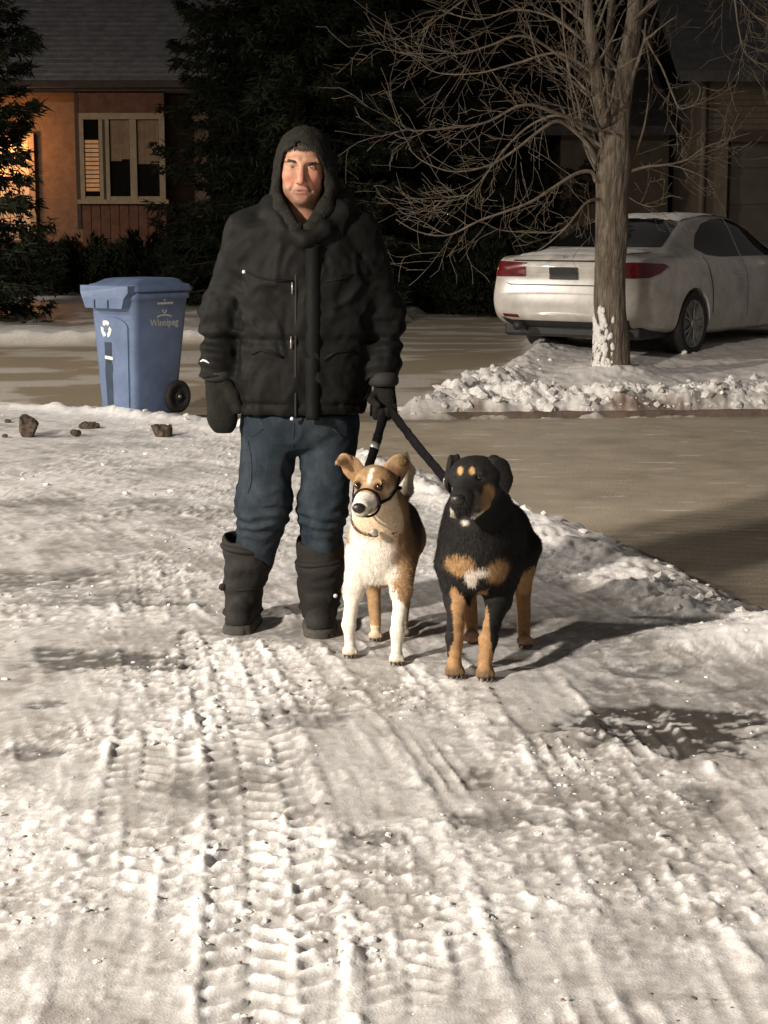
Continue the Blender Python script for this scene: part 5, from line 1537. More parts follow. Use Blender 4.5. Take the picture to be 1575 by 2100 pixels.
    patch([(-.68, .300), (.68, .300), (.72, .40), (.60, .37), (-.60, .37), (-.72, .40)], rear, (1, 0, 0), .004, M_trim, 'lower_valance', body, .04)
    plate = patch([(-.16, .775), (.16, .775), (.16, .895), (-.16, .895)], rear, (1, 0, 0), .012, M_trim, 'number_plate', body, .04)
    # emblem: ring with a caliper-like A inside
    em = MB(); ec = bv.ray_cast(Vector((-4, 0, .99)), Vector((1, 0, 0)))[0]
    cxp = (ec.x if ec else -1.0) - .006
    for pts in ([(.03, .97), (.012, 1.005), (-.012, 1.005), (-.03, .97)], [(.02, .982), (-.02, .982)]):
        em.tube([Mx @ Vector((cxp, y, z)) for y, z in pts], .0035, 5)
    em.out('emblem', M_rim, body, True)
    for i in range(16):
        pass
    # settled snow on boot lid, roof
    def snow(outline, z_th, name, seed):
        ob_ = patch(outline, top, (0, 0, -1), .004, M_carsnow, name, body, .035)
        me_ = ob_.data; co = np.empty(len(me_.vertices) * 3, np.float32); me_.vertices.foreach_get('co', co); co = co.reshape(-1, 3)
        co[:, 2] += z_th * (fbm(co[:, 0] * 9, co[:, 1] * 9, oct=3, seed=seed) - .38)
        me_.vertices.foreach_set('co', co.ravel()); me_.update()
    snow([(-.98, -.55), (-.45, -.62), (-.42, .62), (-.98, .55)], .012, 'snow_on_boot', 3)
    snow([(.42, -.50), (1.7, -.54), (1.7, .54), (.42, .50)], .018, 'snow_on_roof', 4)
    # wing mirror, exhaust
    for s in (-1, 1):
        MB().box((2.0, s * .93 - .07, .95), (2.10, s * .93 + .10, 1.07), Mx, .03).out('wing_mirror', M_paint, t, True)
        MB().tube([Mx @ Vector((-1.08, s * .52, .31)), Mx @ Vector((-.8, s * .52, .31))], .045, 14).out('exhaust', M_trim, t, True)
    MB().box((-.9, -.78, .20), (3.4, .78, .34), Mx, .03).out('underbody', M_trim, t)
    for x in (0., 2.775):
        for s in (-1, 1):
            MB().lathe([(.345, -.14), (.345, .09)], Matrix.Identity(4), 3) if False else None
            Wm = Mx @ Matrix.Translation((x, s * .79, .327)) @ Matrix.Rotation(R(-90) * s, 4, 'X')
            wh = MB().lathe([(.20, -.115), (.30, -.118), (.322, -.09), (.327, 0), (.322, .09), (.305, .118), (.245, .122), (.236, .10), (.235, -.02), (.05, -.03)], Wm, 40).out('wheel', M_tyre, t, True)
            mb = MB()
            mb.lathe([(.242, .098), (.242, .112), (.226, .114), (.222, .06)], Wm, 40)
            mb.out('rim', M_rim, wh, True)
            for k in range(10):
                a0 = 2 * math.pi * (k // 2) / 5 + (.17 if k % 2 else -.17)
                d0_ = Vector((math.cos(a0), math.sin(a0), 0)); d1_ = Vector((math.cos(a0 * 1.0 + (.04 if k % 2 else -.04)), math.sin(a0 + (.04 if k % 2 else -.04)), 0))
                MB().tube([Wm @ (d0_ * .03 + Vector((0, 0, .10))), Wm @ (d0_ * .13 + Vector((0, 0, .108))), Wm @ (d1_ * .228 + Vector((0, 0, .095)))], [.020, .014, .016], 6, flat=(tuple(l_), .6)).out('spoke', M_rim, wh, True)
            MB().lathe([(.045, .09), (.045, .115), (.03, .12)], Wm, 16).out('hub', M_rim, wh, True)
    tag(t, 'white sedan parked in the driveway behind the bare tree', 'car')
sedan()

# ================================================================== bare tree on the far bank
def bark_mat():
    m = mat('furrowed_bark', (.25, .205, .155), .92, .5, 14., 1., 18., color2=(.075, .058, .043), bdist=.03)
    N = m.node_tree.nodes; L = m.node_tree.links
    tc = [n for n in N if n.type == 'TEX_COORD'][0]
    mp = N.new('ShaderNodeMapping'); mp.inputs['Scale'].default_value = (1, 1, .18)
    L.new(tc.outputs['Object'], mp.inputs['Vector'])
    for n in N:
        if n.type == 'TEX_NOISE': L.new(mp.outputs['Vector'], n.inputs['Vector'])
    [n for n in N if n.type == 'TEX_NOISE'][0].inputs['Scale'].default_value = 22
    [n for n in N if n.type == 'TEX_NOISE'][1].inputs['Scale'].default_value = 40
    return m
M_bark = bark_mat()
M_twig = mat('twig_bark', (.235, .19, .14), .85, .4, 9., color2=(.11, .085, .06))
M_stuck = mat('stuck_snow', (.80, .78, .75), .8, .1, 20., .6, 50., bdist=.01)
YT = 15.6
def bare_tree():
    rng = random.Random(7); T = lambda px, py, dy=0.: Vector(W(px, py, YT + dy))
    base = T(1253, 756); base.z -= .12
    t = empty('bare_tree', base)
    def bark_tube(mb, pts, rad, n=34, amp=.06, seed=1):
        pts = [Vector(p) for p in smooth_poly3([np.array(p) for p in pts], 9)]
        k = len(pts); rr = np.interp(np.linspace(0, 1, k), np.linspace(0, 1, len(rad)), rad)
        arc = np.cumsum([0] + [(pts[i + 1] - pts[i]).length for i in range(k - 1)])
        ii, kk = np.meshgrid(np.arange(k), np.arange(n), indexing='ij')
        a = 2 * np.pi * kk / n
        w_ = arc[ii] * 2.2
        rid = fbm(np.cos(a) * 3.6 + 9, np.sin(a) * 3.6, w_, oct=3, seed=seed, gain=.6)
        J = 1 + amp * 2.2 * (np.abs(rid - .5) * 2 - .3)
        mb.tube(pts, rr, n, jitter=lambda i, q: J[i, q]); return mb
    bark_tube(MB(), [base, T(1252, 735), T(1254, 700), T(1251, 640), T(1250, 560), T(1255, 470), T(1253, 400), T(1258, 330), T(1262, 275), T(1267, 235)], [.205, .178, .160, .152, .146, .150, .146, .156, .128, .05], 72, .085, 3).out('trunk', M_bark, t, True)
    # snow plastered on the lamp side of the trunk: many small stuck lumps
    bV, bF = ico(1); mb = MB(); r2 = np.random.default_rng(12)
    for k in range(260):
        u = r2.uniform(0, 1) ** .6; py = 628 + (752 - 628) * u; an = R(212 + r2.normal(0, 17 + 10 * u)); c = T(1252, py)
        if float(fbm(np.array([an * 3.]), np.array([py * .05]), oct=3, seed=19)[0]) + .25 * u < .50: continue
        rad = .158 + .02 * max(0, u - .8) * 5; p = np.array([c.x + math.cos(an) * rad, c.y + math.sin(an) * rad, c.z]); sz = r2.uniform(.012, .03)
        V = bV * (1 + r2.uniform(-.3, .3, (len(bV), 1))) * np.array([sz, sz, sz * 1.7]); nrm = np.array([math.cos(an), math.sin(an), 0])
        V = V - np.outer(V @ nrm, nrm) * .55
        mb.add(V + p, bF)
    tag(mb.out('stuck_snow', M_stuck, t, True), kind='stuff')
    def twig(mb, p, d, L, r0, depth):
        """a slender curving shoot with side shoots"""
        n = 5 if depth else 6; pts = [p.copy()]; dd = d.normalized(); curl = Vector((rng.uniform(-.2, .2), rng.uniform(-.2, .2), rng.uniform(-.05, .28)))
        for i in range(n):
            dd = (dd + curl * .17 + Vector((rng.gauss(0, .09), rng.gauss(0, .09), rng.gauss(0, .09)))).normalized()
            pts.append(pts[-1] + dd * (L / n))
        mb.tube(pts, [max(.0019, r0 * .75 * (1 - .8 * i / n)) for i in range(n + 1)], 5 if r0 > .008 else 4, cap=False)
        if depth < 2:
            for i in range(1, n + 1):
                for q in range(rng.choice((0, 1, 1) if depth == 0 else (0, 1, 0))):
                    sd = (dd.cross(Vector((rng.gauss(0, 1), rng.gauss(0, 1), rng.gauss(0, 1))))).normalized()
                    b_ = (pts[i] - pts[i - 1]).normalized()
                    twig(mb, pts[i], b_ * .75 + sd * .75, L * rng.uniform(.35, .65), max(.0026, r0 * .5), depth + 1)
    def limb(pts, r0, r1, nt=9, tl=(.35, .8), seed=1, dz=None, big=False):
        P = [T(px, py, dy) for px, py, dy in pts]
        S = [Vector(q) for q in smooth_poly3([np.array(p) for p in P], 6)]
        mb = MB(); n = len(S)
        if not big: r0, r1 = r0 * .66, r1 * .6
        rr = [r0 + (r1 - r0) * (i / (n - 1)) ** .8 for i in range(n)]
        if big: bark_tube(mb, P, [r0 + (r1 - r0) * i / 4 for i in range(5)], 22, .05, seed)
        else: mb.tube(S, rr, 8)
        for k in range(nt):
            i = int(rng.uniform(.18, .98) * (n - 1)); b_ = (S[min(i + 1, n - 1)] - S[max(i - 1, 0)]).normalized()
            sd = b_.cross(Vector((rng.gauss(0, 1), rng.gauss(0, 1), rng.gauss(0, 1)))).normalized()
            up = Vector((0, 0, rng.uniform(-.35, .5)))
            twig(mb, S[i], b_ * .7 + sd * .7 + up, rng.uniform(*tl), max(.004, rr[i] * .42), 0 if rng.random() < .6 else 1)
        mb.out('limb', M_bark if big else M_twig, t, True)
    # leaders
    limb([(1258, 330, 0), (1264, 275, 0), (1272, 210, .02), (1288, 120, .05), (1302, 20, .1), (1310, -140, .15), (1300, -320, .2)], .125, .05, 12, (.4, 1.0), 11, big=True)
    limb([(1254, 345, 0), (1248, 300, -.02), (1232, 220, -.08), (1218, 120, -.15), (1205, 10, -.2), (1190, -150, -.3)], .085, .035, 14, (.4, 1.0), 12, big=True)
    limb([(1256, 340, .03), (1255, 290, .08), (1252, 200, .2), (1250, 80, .35), (1262, -80, .5)], .07, .03, 10, (.4, .9), 13, big=True)
    # lower left limbs, bending down then up at the tips
    limb([(1222, 372, -.1), (1212, 352, -.15), (1180, 357, -.2), (1130, 388, -.3), (1080, 418, -.35), (985, 452, -.45), (920, 482, -.5), (860, 476, -.55), (812, 450, -.6)], .034, .006, 13, (.3, .8))
    limb([(1226, 408, -.1), (1200, 418, -.18), (1165, 462, -.3), (1130, 495, -.35), (1098, 518, -.4)], .026, .006, 7, (.25, .6))
    limb([(1165, 462, -.3), (1140, 476, -.28), (1070, 476, -.3), (1020, 470, -.35), (985, 450, -.4)], .014, .004, 6, (.2, .5))
    limb([(1225, 330, -.1), (1200, 290, -.2), (1150, 250, -.3), (1115, 262, -.35), (1050, 312, -.45), (1000, 340, -.5), (930, 352, -.55), (870, 332, -.6), (838, 304, -.6)], .034, .005, 14, (.3, .8))
    limb([(1225, 300, 0), (1160, 240, .1), (1100, 250, .2), (1040, 300, .3), (960, 400, .35), (890, 412, .4)], .028, .005, 12, (.3, .8))
    limb([(1230, 270, -.05), (1150, 235, -.3), (1075, 215, -.5), (1000, 250, -.6), (930, 262, -.7), (850, 268, -.8), (822, 256, -.85)], .030, .005, 14, (.3, .8))
    limb([(1245, 200, 0), (1180, 140, -.2), (1080, 75, -.4), (1000, 95, -.5), (940, 110, -.55), (850, 88, -.6)], .032, .005, 13, (.3, .8))
    limb([(1240, 170, .1), (1150, 110, .2), (1060, 130, .3), (980, 150, .4), (900, 150, .5), (860, 128, .5)], .026, .005, 12, (.3, .8))
    limb([(1222, 340, .1), (1190, 270, .25), (1170, 180, .35), (1160, 100, .4), (1150, -20, .5)], .024, .008, 10, (.3, .7))
    limb([(1222, 350, -.05), (1200, 300, -.1), (1188, 220, -.2), (1170, 160, -.3), (1155, 60, -.4), (1148, -60, -.4)], .022, .007, 11, (.3, .7))
    limb([(1215, 100, 0), (1140, 40, .1), (1060, 20, .2), (980, 40, .2), (900, 20, .3)], .026, .006, 12, (.3, .8))
    limb([(1205, 20, 0), (1120, -30, -.1), (1010, -30, -.2), (910, 30, -.3), (860, 70, -.35)], .026, .005, 12, (.3, .8))
    # right side
    limb([(1292, 352, 0), (1325, 342, -.05), (1365, 338, -.1), (1408, 328, -.1), (1450, 300, -.15), (1540, 272, -.2)], .026, .004, 9, (.25, .6))
    limb([(1365, 338, -.1), (1400, 345, -.1), (1440, 362, -.12), (1468, 378, -.12)], .012, .003, 4, (.2, .4))
    limb([(1286, 345, .05), (1305, 310, .1), (1325, 240, .1), (1332, 150, .15), (1322, 60, .2)], .022, .008, 8, (.25, .6))
    limb([(1318, 62, 0), (1335, 100, -.1), (1358, 140, -.15), (1382, 200, -.2), (1395, 222, -.2), (1425, 212, -.2), (1436, 182, -.2), (1420, 165, -.2)], .020, .004, 6, (.2, .5))
    limb([(1322, 70, 0), (1330, 120, .1), (1340, 170, .12), (1350, 190, .12)], .013, .004, 5, (.2, .4))
    limb([(1300, 40, 0), (1370, -20, 0), (1450, -60, -.1), (1500, -20, -.2), (1515, 60, -.25), (1530, 110, -.3), (1580, 142, -.3)], .026, .005, 12, (.3, .6))
    limb([(1305, -20, 0), (1400, -60, -.2), (1480, -40, -.4), (1545, 30, -.5), (1600, 60, -.6)], .024, .005, 14, (.3, .7))
    limb([(1302, -60, .2), (1400, -100, .3), (1520, -60, .3), (1590, 10, .3)], .024, .005, 12, (.3, .7))
    limb([(1290, 405, .0), (1312, 418, -.05), (1340, 424, -.1), (1370, 415, -.1)], .010, .003, 5, (.2, .4))
    tag(t, 'bare deciduous tree with snow at its foot, in front of the white car', 'tree')
bare_tree()
# ================================================================== houses and conifers behind
M_stucco = mat('tan_stucco', (.165, .105, .065), .9, .25, 6., .6, 40., bdist=.01)
M_brown = mat('brown_trim', (.060, .040, .028), .8, .3, 8.)
M_rust = mat('red_brown_panel', (.15, .055, .028), .75, .35, 7., .3, 20.)
M_cream = mat('cream_window_frame', (.34, .25, .15), .6, .2, 10.)
M_gshingle = mat('dark_shingles', (.065, .060, .058), .9, .35, 5., .8, 14., bdist=.03)
M_shingle = mat('frosted_shingles', (.20, .195, .20), .9, .35, 5., .8, 14., bdist=.03)
M_pane = glass('window_glass', (.010, .009, .008), .06)
M_curtain = mat('curtain', (.26, .17, .10), .9, .2, 6.)
M_reflglow = mat('brick_reflection_glow', (.45, .28, .15), .8, .3, 7., emit=((1, .42, .16), .16))  # emission paints the porch light reflected in the left bay pane
M_board = mat('cream_door_boards', (.62, .50, .36), .6, .15, 8.)
M_siding = mat('taupe_siding', (.125, .098, .070), .85, .25, 4., .3, 20.)
M_gdoor = mat('garage_door', (.085, .068, .050), .7, .2, 4.)
M_needle = mat('spruce_needles', (.030, .035, .021), .85, .5, 3., color2=(.016, .019, .011), spec=.1)
M_needle2 = mat('dark_pine_needles', (.026, .027, .016), .85, .5, 3., color2=(.015, .015, .009), spec=.1)
M_sprtrunk = mat('spruce_bark', (.08, .055, .035), .9, .4, 10., .6, 20.)
M_lamp = mat('porch_lamp_glass', (.9, .6, .3), .4, .02, emit=((1, .50, .20), 25))

YH = 29.0
def h(px, py, Y=YH): return Vector(W(px, py, Y))
def house():
    t = empty('house', (h(60, 600).x, YH, .3))
    xl, xr = h(-420, 400).x, h(430, 400).x
    ze = h(0, 172).z; zbase = .2
    def bx(name, x0, x1, y0, y1, z0, z1, mt, parent=t): return MB().box((x0, y0, z0), (x1, y1, z1)).out(name, mt, parent)
    wall = bx('wall', xl, xr, YH, YH + 7, zbase, ze, M_stucco)
    # roof: slope rising away
    yr = YH + 3.6; zr = ze + 2.3; ov = .55
    V = [(xl - .4, YH - ov, ze), (xr + .4, YH - ov, ze), (xr + .4, yr, zr), (xl - .4, yr, zr), (xl - .4, YH + 7.5, ze), (xr + .4, YH + 7.5, ze)]
    V2 = [(x, y, z - .14) for x, y, z in V]
    roof = MB().add(V + V2, [(0, 1, 2, 3), (3, 2, 5, 4), (6, 9, 8, 7), (9, 10, 11, 8), (0, 6, 7, 1), (4, 5, 11, 10), (0, 3, 9, 6), (3, 4, 10, 9), (1, 7, 8, 2), (2, 8, 11, 5)]).out('roof', M_shingle, t)
    # shingle courses
    for k in range(22):
        u = k / 22; y0 = YH - ov + u * (yr - YH + ov); z0 = ze + u * (zr - ze); u2 = (k + 1) / 22; y1 = YH - ov + u2 * (yr - YH + ov); z1 = ze + u2 * (zr - ze)
        MB().add([(xl - .42, y0 - .01, z0 + .004), (xr + .42, y0 - .01, z0 + .004), (xr + .42, y0 - .01, z0 + .030), (xl - .42, y0 - .01, z0 + .030), (xr + .42, y1, z1 + .008), (xl - .42, y1, z1 + .008)], [(0, 1, 2, 3), (3, 2, 4, 5)]).out('shingle_course', M_shingle, roof)
    bx('fascia', xl - .43, xr + .43, YH - ov - .035, YH - ov - .012, ze - .17, ze + .012, M_brown, roof)
    bx('gutter', xl - .43, xr + .43, YH - ov - .14, YH - ov - .037, ze - .11, ze - .01, M_brown, roof)
    bx('soffit', xl - .4, xr + .4, YH - ov + .02, YH - .003, ze - .19, ze - .145, M_brown, roof)
    # bay window, standing forward of the wall
    yb = YH - .55
    bL, bR = h(163, 300, yb).x, h(338, 300, yb).x
    zt, zs, zb, zh = h(0, 234, yb).z, h(0, 412, yb).z, h(0, 506, yb).z, h(0, 197, yb).z
    bay = MB().box((bL, yb + .06, zb), (bR, YH - .003, zs - .05)).out('bay_panel', M_rust, t)
    nb = 9
    for k in range(nb):
        x0 = bL + (bR - bL) * k / nb; x1 = bL + (bR - bL) * (k + 1) / nb
        bx('bay_board', x0 + .006, x1 - .006, yb + .035, yb + .058, zb + .004, zs - .055, M_rust, bay)
    bx('bay_header', bL, bR, yb + .02, YH - .003, zt + .02, zh + .25, M_rust)
    win = MB().box((bL - .05, yb - .06, zs - .05), (bR + .05, yb + .10, zs + .02)).out('bay_window', M_cream, t)      # the sill
    bx('head_frame', bL, bR, yb - .01, yb + .07, zt - .085, zt + .018, M_cream, win)
    xs_ = [h(p, 300, yb).x for p in (163, 172, 203, 224, 266, 280, 326, 338)]
    for i, nm in ((0, 'frame_post'), (2, 'frame_post'), (4, 'frame_post'), (6, 'frame_post')):
        bx(nm, xs_[i], xs_[i + 1], yb - .012, yb + .072, zs + .022, zt - .087, M_cream, win)
    xs_m = h(213, 300, yb).x
    bx('mullion_shadow_gap', xs_m - .02, xs_m + .02, yb - .02, yb - .013, zs + .024, zt - .09, M_brown, win)
    for i, (a, b) in enumerate(((1, 2), (3, 4), (5, 6))):
        bx('lower_rail', xs_[a] + .001, xs_[b] - .001, yb, yb + .06, zs + .022, zs + .075, M_cream, win)
        bx('pane', xs_[a] + .001, xs_[b] - .001, yb + .030, yb + .036, zs + .077, zt - .089, M_pane, win)
    # drapes before the dark glass; glowing slats imitate lit brick reflected in left pane
    def drape(x0, x1, z0, z1, name):
        n = 14; V = []; 
        for i in range(n + 1):
            x = x0 + (x1 - x0) * i / n; y = yb + .026 - .004 * math.sin(i * 1.9)
            V += [(x, y, z0), (x, y, z1)]
        MB().add(V, [(2 * i, 2 * i + 2, 2 * i + 3, 2 * i + 1) for i in range(n)]).out(name, M_curtain, win, True)
    zm = h(0, 330, yb).z
    drape(xs_[3] + .01, xs_[3] + .20, zm, zt - .10, 'drape'); drape(xs_[3] + .20, xs_[4] - .01, zm + .03, zt - .10, 'drape'); drape(xs_[5] + .01, xs_[6] - .01, zm - .05, zt - .10, 'drape')
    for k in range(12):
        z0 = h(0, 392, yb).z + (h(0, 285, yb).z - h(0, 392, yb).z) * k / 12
        bx('reflection_slat', xs_[1] + .012, xs_[2] - .012, yb + .018, yb + .026, z0, z0 + .055, M_reflglow, win)
    # corner board left of the bay
    bx('corner_board', h(154, 300, yb).x, h(162, 300, yb).x, yb + .02, YH - .003, h(0, 470, yb).z, zh + .25, M_brown)
    # entrance: boarded door and frame
    dl, dr = h(-62, 400).x, h(64, 400).x; z0, z1 = h(0, 492).z, h(0, 286).z
    door = bx('door', dl, dr, YH - .05, YH - .003, z0, z1, M_board)
    for k in range(6):
        x0 = dl + (dr - dl) * k / 6; bx('board', x0 + .012, x0 + (dr - dl) / 6 - .012, YH - .075, YH - .052, z0 + .03, z1 - .03, M_board, door)
    bx('door_frame', dr + .002, dr + .09, YH - .09, YH - .004, z0, z1 + .1, M_cream); bx('door_head', dl - .1, dr, YH - .09, YH - .004, z1 + .002, z1 + .1, M_cream)
    MB().tube([(dl + .15, YH - .13, (z0 + z1) / 2), (dl + .15, YH - .13, (z0 + z1) / 2 + .16)], .014, 8).out('handle', M_zip, door, True)
    bx('porch_step', dl - .8, dr + .8, YH - 1.4, YH - .01, zbase - .3, z0 - .01, M_kerb)
    tag(t, 'tan house with glowing orange porch and three-pane bay window', 'house')
    # porch lamp beside the door
    lp = Vector((h(-6, 330).x, YH - .42, h(0, 300).z))
    l = empty('porch_lamp', lp)
    MB().box((lp.x - .05, YH - .03, lp.z - .12), (lp.x + .05, YH - .003, lp.z + .12)).out('back_plate', M_brown, l)
    MB().tube([(lp.x, YH - .03, lp.z + .05), (lp.x, YH - .25, lp.z + .16), (lp.x, lp.y, lp.z + .14)], .012, 8).out('bracket', M_brown, l, True)
    MB().lathe([(.045, -.13), (.07, .03), (.02, .06)], Matrix.Translation(lp + Vector((0, 0, .02))), 12).out('glass_shade', M_lamp, l, True)
    MB().lathe([(.085, .0), (.02, .06), (.01, .08)], Matrix.Translation(lp + Vector((0, 0, .085))), 12).out('cap', M_brown, l, True)
    tag(l, 'glowing orange porch lamp beside the house door', 'lamp')
    ld = bpy.data.lights.new('porch_light', 'POINT'); ld.energy = PORCH_WATT; ld.color = (1, .42, .13); ld.shadow_soft_size = .10
    lo = bpy.data.objects.new('porch_light', ld); COL.objects.link(lo); lo.parent = l; lo.location = (0, -.16, -.02)
house()

def garage():
    Yg = 25.5
    g_ = lambda px, py, Y=Yg: Vector(W(px, py, Y))
    t = empty('garage', (g_(1600, 600).x, Yg, .2))
    def bx(name, x0, x1, y0, y1, z0, z1, mt, parent=t): return MB().box((x0, y0, z0), (x1, y1, z1)).out(name, mt, parent)
    x0, x1 = g_(1446, 300).x, g_(1446, 300).x + 6.2
    ze = g_(0, 150).z; zd = g_(0, 288).z
    bx('upper_wall', x0, x1, Yg, Yg + 7, zd + .12, ze, M_siding)
    bx('side_pier', x0, x0 + .35, Yg, Yg + 7, .15, zd + .12, M_siding); bx('side_pier', x1 - .35, x1, Yg, Yg + 7, .15, zd + .12, M_siding)
    d = bx('garage_door', x0 + .352, x1 - .352, Yg + .18, Yg + .24, .16, zd + .118, M_gdoor)
    n = 5
    for k in range(n):
        za, zb_ = .18 + (zd + .1 - .18) * k / n, .18 + (zd + .1 - .18) * (k + 1) / n
        for q in range(6):
            xa = x0 + .36 + (x1 - x0 - .72) * q / 6; xb = x0 + .36 + (x1 - x0 - .72) * (q + 1) / 6
            bx('door_panel', xa + .06, xb - .06, Yg + .155, Yg + .179, za + .05, zb_ - .05, M_gdoor, d)
    for k in range(9):
        z0 = zd + .16 + (ze - zd - .2) * k / 9
        bx('siding_board', x0 + .01, x1 - .01, Yg - .022, Yg - .002, z0, z0 + (ze - zd - .2) / 9 - .02, M_siding)
    bx('door_head', x0 + .02, x1 - .02, Yg - .05, Yg - .003, zd - .02, zd + .14, M_brown)
    MB().tube([(x0 - .045, Yg - .07, .2), (x0 - .045, Yg - .07, ze - .1)], .05, 8).out('downpipe', M_siding, t, True)
    # roof
    yr = Yg + 3.5; zr = ze + 2.2; xa, xb = x0 - .5, x1 + .5
    V = [(xa, Yg - .5, ze), (xb, Yg - .5, ze), (xb, yr, zr), (xa, yr, zr), (xb, Yg + 7.5, ze), (xa, Yg + 7.5, ze)]
    MB().add(V + [(x, y, z - .16) for x, y, z in V], [(0, 1, 2, 3), (3, 2, 4, 5), (6, 9, 8, 7), (9, 11, 10, 8), (0, 6, 7, 1), (5, 4, 10, 11), (0, 3, 9, 6), (3, 5, 11, 9), (1, 7, 8, 2), (2, 8, 10, 4)]).out('roof', M_gshingle, t)
    # lower wing set back to the left
    xw = g_(1150, 300, 28).x
    bx('rear_wall', xw, x0 - .12, 28, 34, .2, h(0, 262, 28).z, M_siding)
    V = [(xw - .4, 27.5, h(0, 262, 28).z), (x0 - .1, 27.5, h(0, 262, 28).z), (x0 - .1, 31, h(0, 262, 28).z + 1.7), (xw - .4, 31, h(0, 262, 28).z + 1.7)]
    MB().add(V + [(x, y, z - .15) for x, y, z in V], [(0, 1, 2, 3), (7, 6, 5, 4), (0, 4, 5, 1), (1, 5, 6, 2), (2, 6, 7, 3), (3, 7, 4, 0)]).out('rear_roof', M_gshingle, t)
    tag(t, 'taupe house with a wide garage door behind the white car', 'house')
garage()

def spruce(x, y, H, Rb, seed, label, name='spruce_tree', z0=.1, mt=None, dens=1., low=.25, group='dark conifers behind the yards', blade=(.09, .17)):
    rng = np.random.default_rng(seed); mt = mt or M_needle
    t = empty(name, (x, y, z0))
    MB().tube([(x, y, z0 - .2), (x + .03, y, z0 + H * .5), (x, y, z0 + H)], [max(.05, H * .016), H * .009, .01], 10).out('trunk', M_sprtrunk, t, True)
    P = []; Dv = []; BR = MB()
    z = low
    while z < H * .985:
        u = z / H; Rz = Rb * (1 - u) ** .75 * (1 if z > .8 else .85)
        k = max(5, int((8 + 3 * rng.random()) * min(1, .5 + Rz / Rb)))
        a0 = rng.uniform(0, 6.28)
        for i in range(k):
            a = a0 + 6.283 * i / k + rng.normal(0, .16); L = Rz * rng.uniform(.72, 1.15)
            d = np.array([math.cos(a), math.sin(a), 0]); s = np.array([-d[1], d[0], 0])
            n = max(8, int(46 * dens * (L / 1.5 + .25)))
            tt = rng.uniform(.12, 1, n) ** .8
            dro = -.38 * L * tt ** 1.2 * (1 - u * .7) + .20 * L * tt ** 4
            lat = rng.uniform(-1, 1, n) * .30 * L * (1.05 - tt) ** .7
            p = np.array([x, y, z0 + z]) + d * (L * tt)[:, None] + s * lat[:, None]; p[:, 2] += dro - .12 * np.abs(lat) + rng.normal(0, .035, n)
            dv = d * .9 + s * (np.sign(lat) * rng.uniform(.2, 1., n))[:, None] + rng.normal(0, .35, (n, 3)); dv[:, 2] -= .35
            P.append(p); Dv.append(dv)
            BR.tube([(x, y, z0 + z), tuple(np.array([x, y, z0 + z]) + d * L * .5 + (0, 0, -.13 * L)), tuple(np.array([x, y, z0 + z]) + d * L + (0, 0, -.18 * L))], [.02 * (1.2 - u), .013 * (1.2 - u), .004], 4, cap=False)
        z += rng.uniform(.16, .26) * (1 + H * .01)
    P = np.concatenate(P); Dv = np.concatenate(Dv); Dv /= np.linalg.norm(Dv, axis=1)[:, None]
    # each spray: a flat-ish fan of pointed blades
    K = 4; n = len(P); V = []
    for q in range(K):
        dd = Dv + rng.normal(0, .42, (n, 3)); dd /= np.linalg.norm(dd, axis=1)[:, None]
        sd = np.cross(dd, rng.normal(0, 1, (n, 3))); sd /= np.linalg.norm(sd, axis=1)[:, None]
        L = rng.uniform(blade[0], blade[1], n)[:, None]; w_ = L * .13
        o = P + rng.normal(0, .03, (n, 3))
        V.append(np.stack([o - sd * w_, o + sd * w_, o + dd * L], 1))
    V = np.concatenate(V).reshape(-1, 3)
    O('crown', V, np.arange(len(V)).reshape(-1, 3), mt, t, False)
    tag(BR.out('boughs', M_sprtrunk, t, True), kind='stuff')
    tag(t, label, 'tree', group)
px2x = lambda px, Y: (px - 787.5) / FPX * Y * 1.0
spruce(px2x(-160, 21.5), 21.5, 12, 1.9, 1, 'dark spruce at the left edge with boughs reaching across the orange porch', dens=1.5, low=.5)
spruce(px2x(600, 24.5), 24.5, 15, 2.2, 2, 'tall dark spruce rising directly behind the hooded person', dens=1.5)
spruce(px2x(800, 26.5), 26.5, 16, 2.4, 3, 'tall dark spruce behind the branch tips left of the bare tree', mt=M_needle2, dens=1.4)
spruce(px2x(1010, 29.5), 29.5, 14, 2.5, 4, 'dark spruce seen through the left branches of the bare tree', dens=1.2)
spruce(px2x(1265, 37), 37, 15, 3.0, 5, 'far dark spruce behind the trunk of the bare tree', mt=M_needle2, dens=1.)
ROW = [(-1150, 40, 15, 3.4), (-760, 43, 16, 3.6), (-430, 41, 16, 3.6), (-150, 43, 17, 3.6), (110, 46, 18, 3.6), (350, 44, 18, 3.6), (620, 47, 19, 3.6), (900, 46, 19, 3.6), (1160, 48, 19, 3.6), (1420, 46, 18, 3.6), (1680, 44, 18, 3.6), (2000, 42, 16, 3.5), (2350, 41, 16, 3.5)]
ORD = ['leftmost', 'second from left', 'third from left', 'fourth from left', 'fifth from left', 'sixth from left', 'middle one', 'sixth from right', 'fifth from right', 'fourth from right', 'third from right', 'second from right', 'rightmost']
for i, (px, Y, H_, Rb) in enumerate(ROW):
    spruce(px2x(px, Y), Y, H_, Rb, 20 + i, 'far dark conifer behind the houses, %s in the row' % ORD[i], dens=.55, mt=M_needle2 if i % 2 else M_needle, group='far conifer row', blade=(.22, .45))
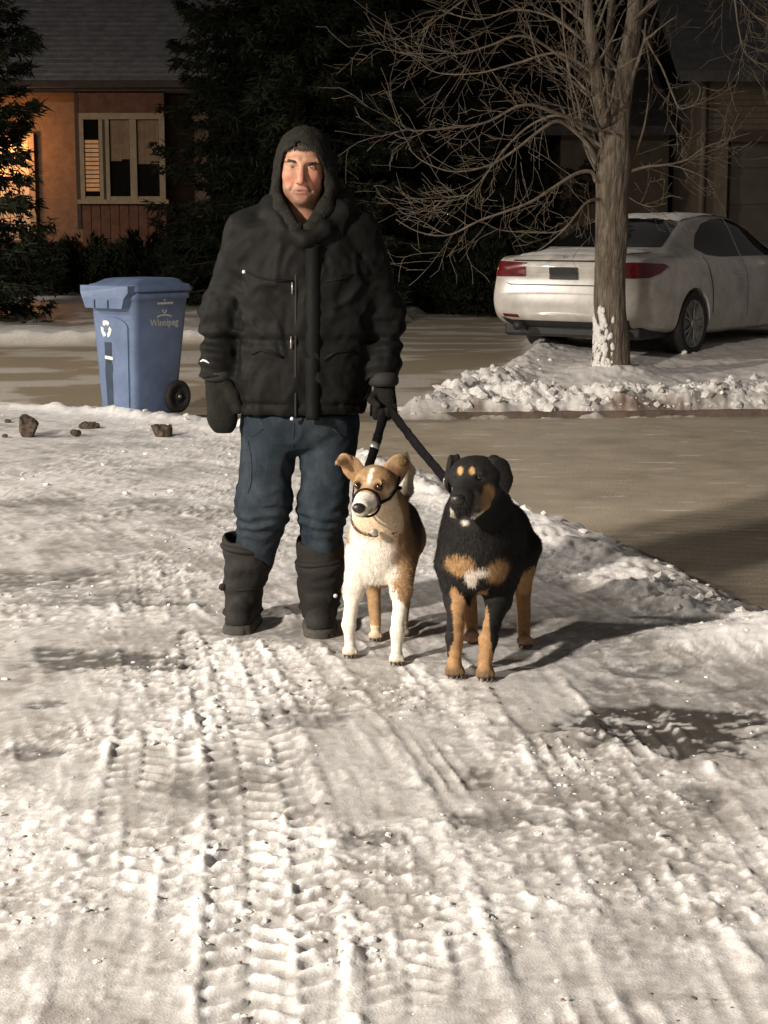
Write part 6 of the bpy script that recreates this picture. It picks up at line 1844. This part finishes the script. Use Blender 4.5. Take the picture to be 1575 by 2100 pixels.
# low evergreen shrubs under the bay window
def shrub(px, Y, H_, Rb, seed, label):
    x = px2x(px, Y); rng = np.random.default_rng(seed)
    zg = .35
    t = empty('shrub', (x, Y, zg)); n = int(2600 * Rb * H_ / .6)
    a = rng.uniform(0, 6.28, n); u = rng.uniform(0, 1, n) ** .5; zz = rng.uniform(0, 1, n)
    lob = 1 + .25 * np.sin(a * 3 + seed) + .18 * np.sin(a * 5 + 2 * seed)
    rad = Rb * np.sqrt(np.clip(1 - (zz - .25) ** 2 / .62, 0, 1)) * lob * (.55 + .45 * u)
    P = np.stack([x + np.cos(a) * rad, Y + np.sin(a) * rad, zg - .1 + zz * H_ * (1 + .15 * np.sin(a * 4 + seed))], 1) + rng.normal(0, .03, (n, 3))
    V = []
    for q in range(3):
        d = np.stack([np.cos(a), np.sin(a), .8 + 0 * a], 1) + rng.normal(0, .6, (n, 3)); d /= np.linalg.norm(d, axis=1)[:, None]
        s = np.cross(d, rng.normal(0, 1, (n, 3))); s /= np.linalg.norm(s, axis=1)[:, None]; L = rng.uniform(.07, .15, n)[:, None]
        V.append(np.stack([P - s * L * .16, P + s * L * .16, P + d * L], 1))
    V = np.concatenate(V).reshape(-1, 3); O('crown', V, np.arange(len(V)).reshape(-1, 3), M_needle, t, False)
    mb = MB()
    for k in range(7):
        an = 6.28 * k / 7; mb.tube([(x, Y, zg - .2), (x + math.cos(an) * Rb * .4, Y + math.sin(an) * Rb * .4, zg + H_ * .5), (x + math.cos(an) * Rb * .6, Y + math.sin(an) * Rb * .6, zg + H_ * .85)], [.02, .012, .005], 5)
    mb.out('stems', M_sprtrunk, t, True)
    tag(t, label, 'shrub', 'low shrubs before the house')
shrub(40, 26.0, 1.0, .85, 3, 'low dark shrub below the lit porch door')
shrub(175, 26.6, .95, .8, 4, 'low dark shrub under the left side of the bay window')
shrub(300, 26.2, 1.0, .8, 5, 'low dark shrub under the right side of the bay window')
shrub(420, 25.2, 1.1, .8, 6, 'low dark shrub at the foot of the spruce beside the bin')
shrub(900, 25.5, 1.1, .9, 7, 'low dark shrub left of the white car under the branch tips')
shrub(1010, 25.0, 1.0, .9, 8, 'low dark shrub just beyond the boot of the white car')
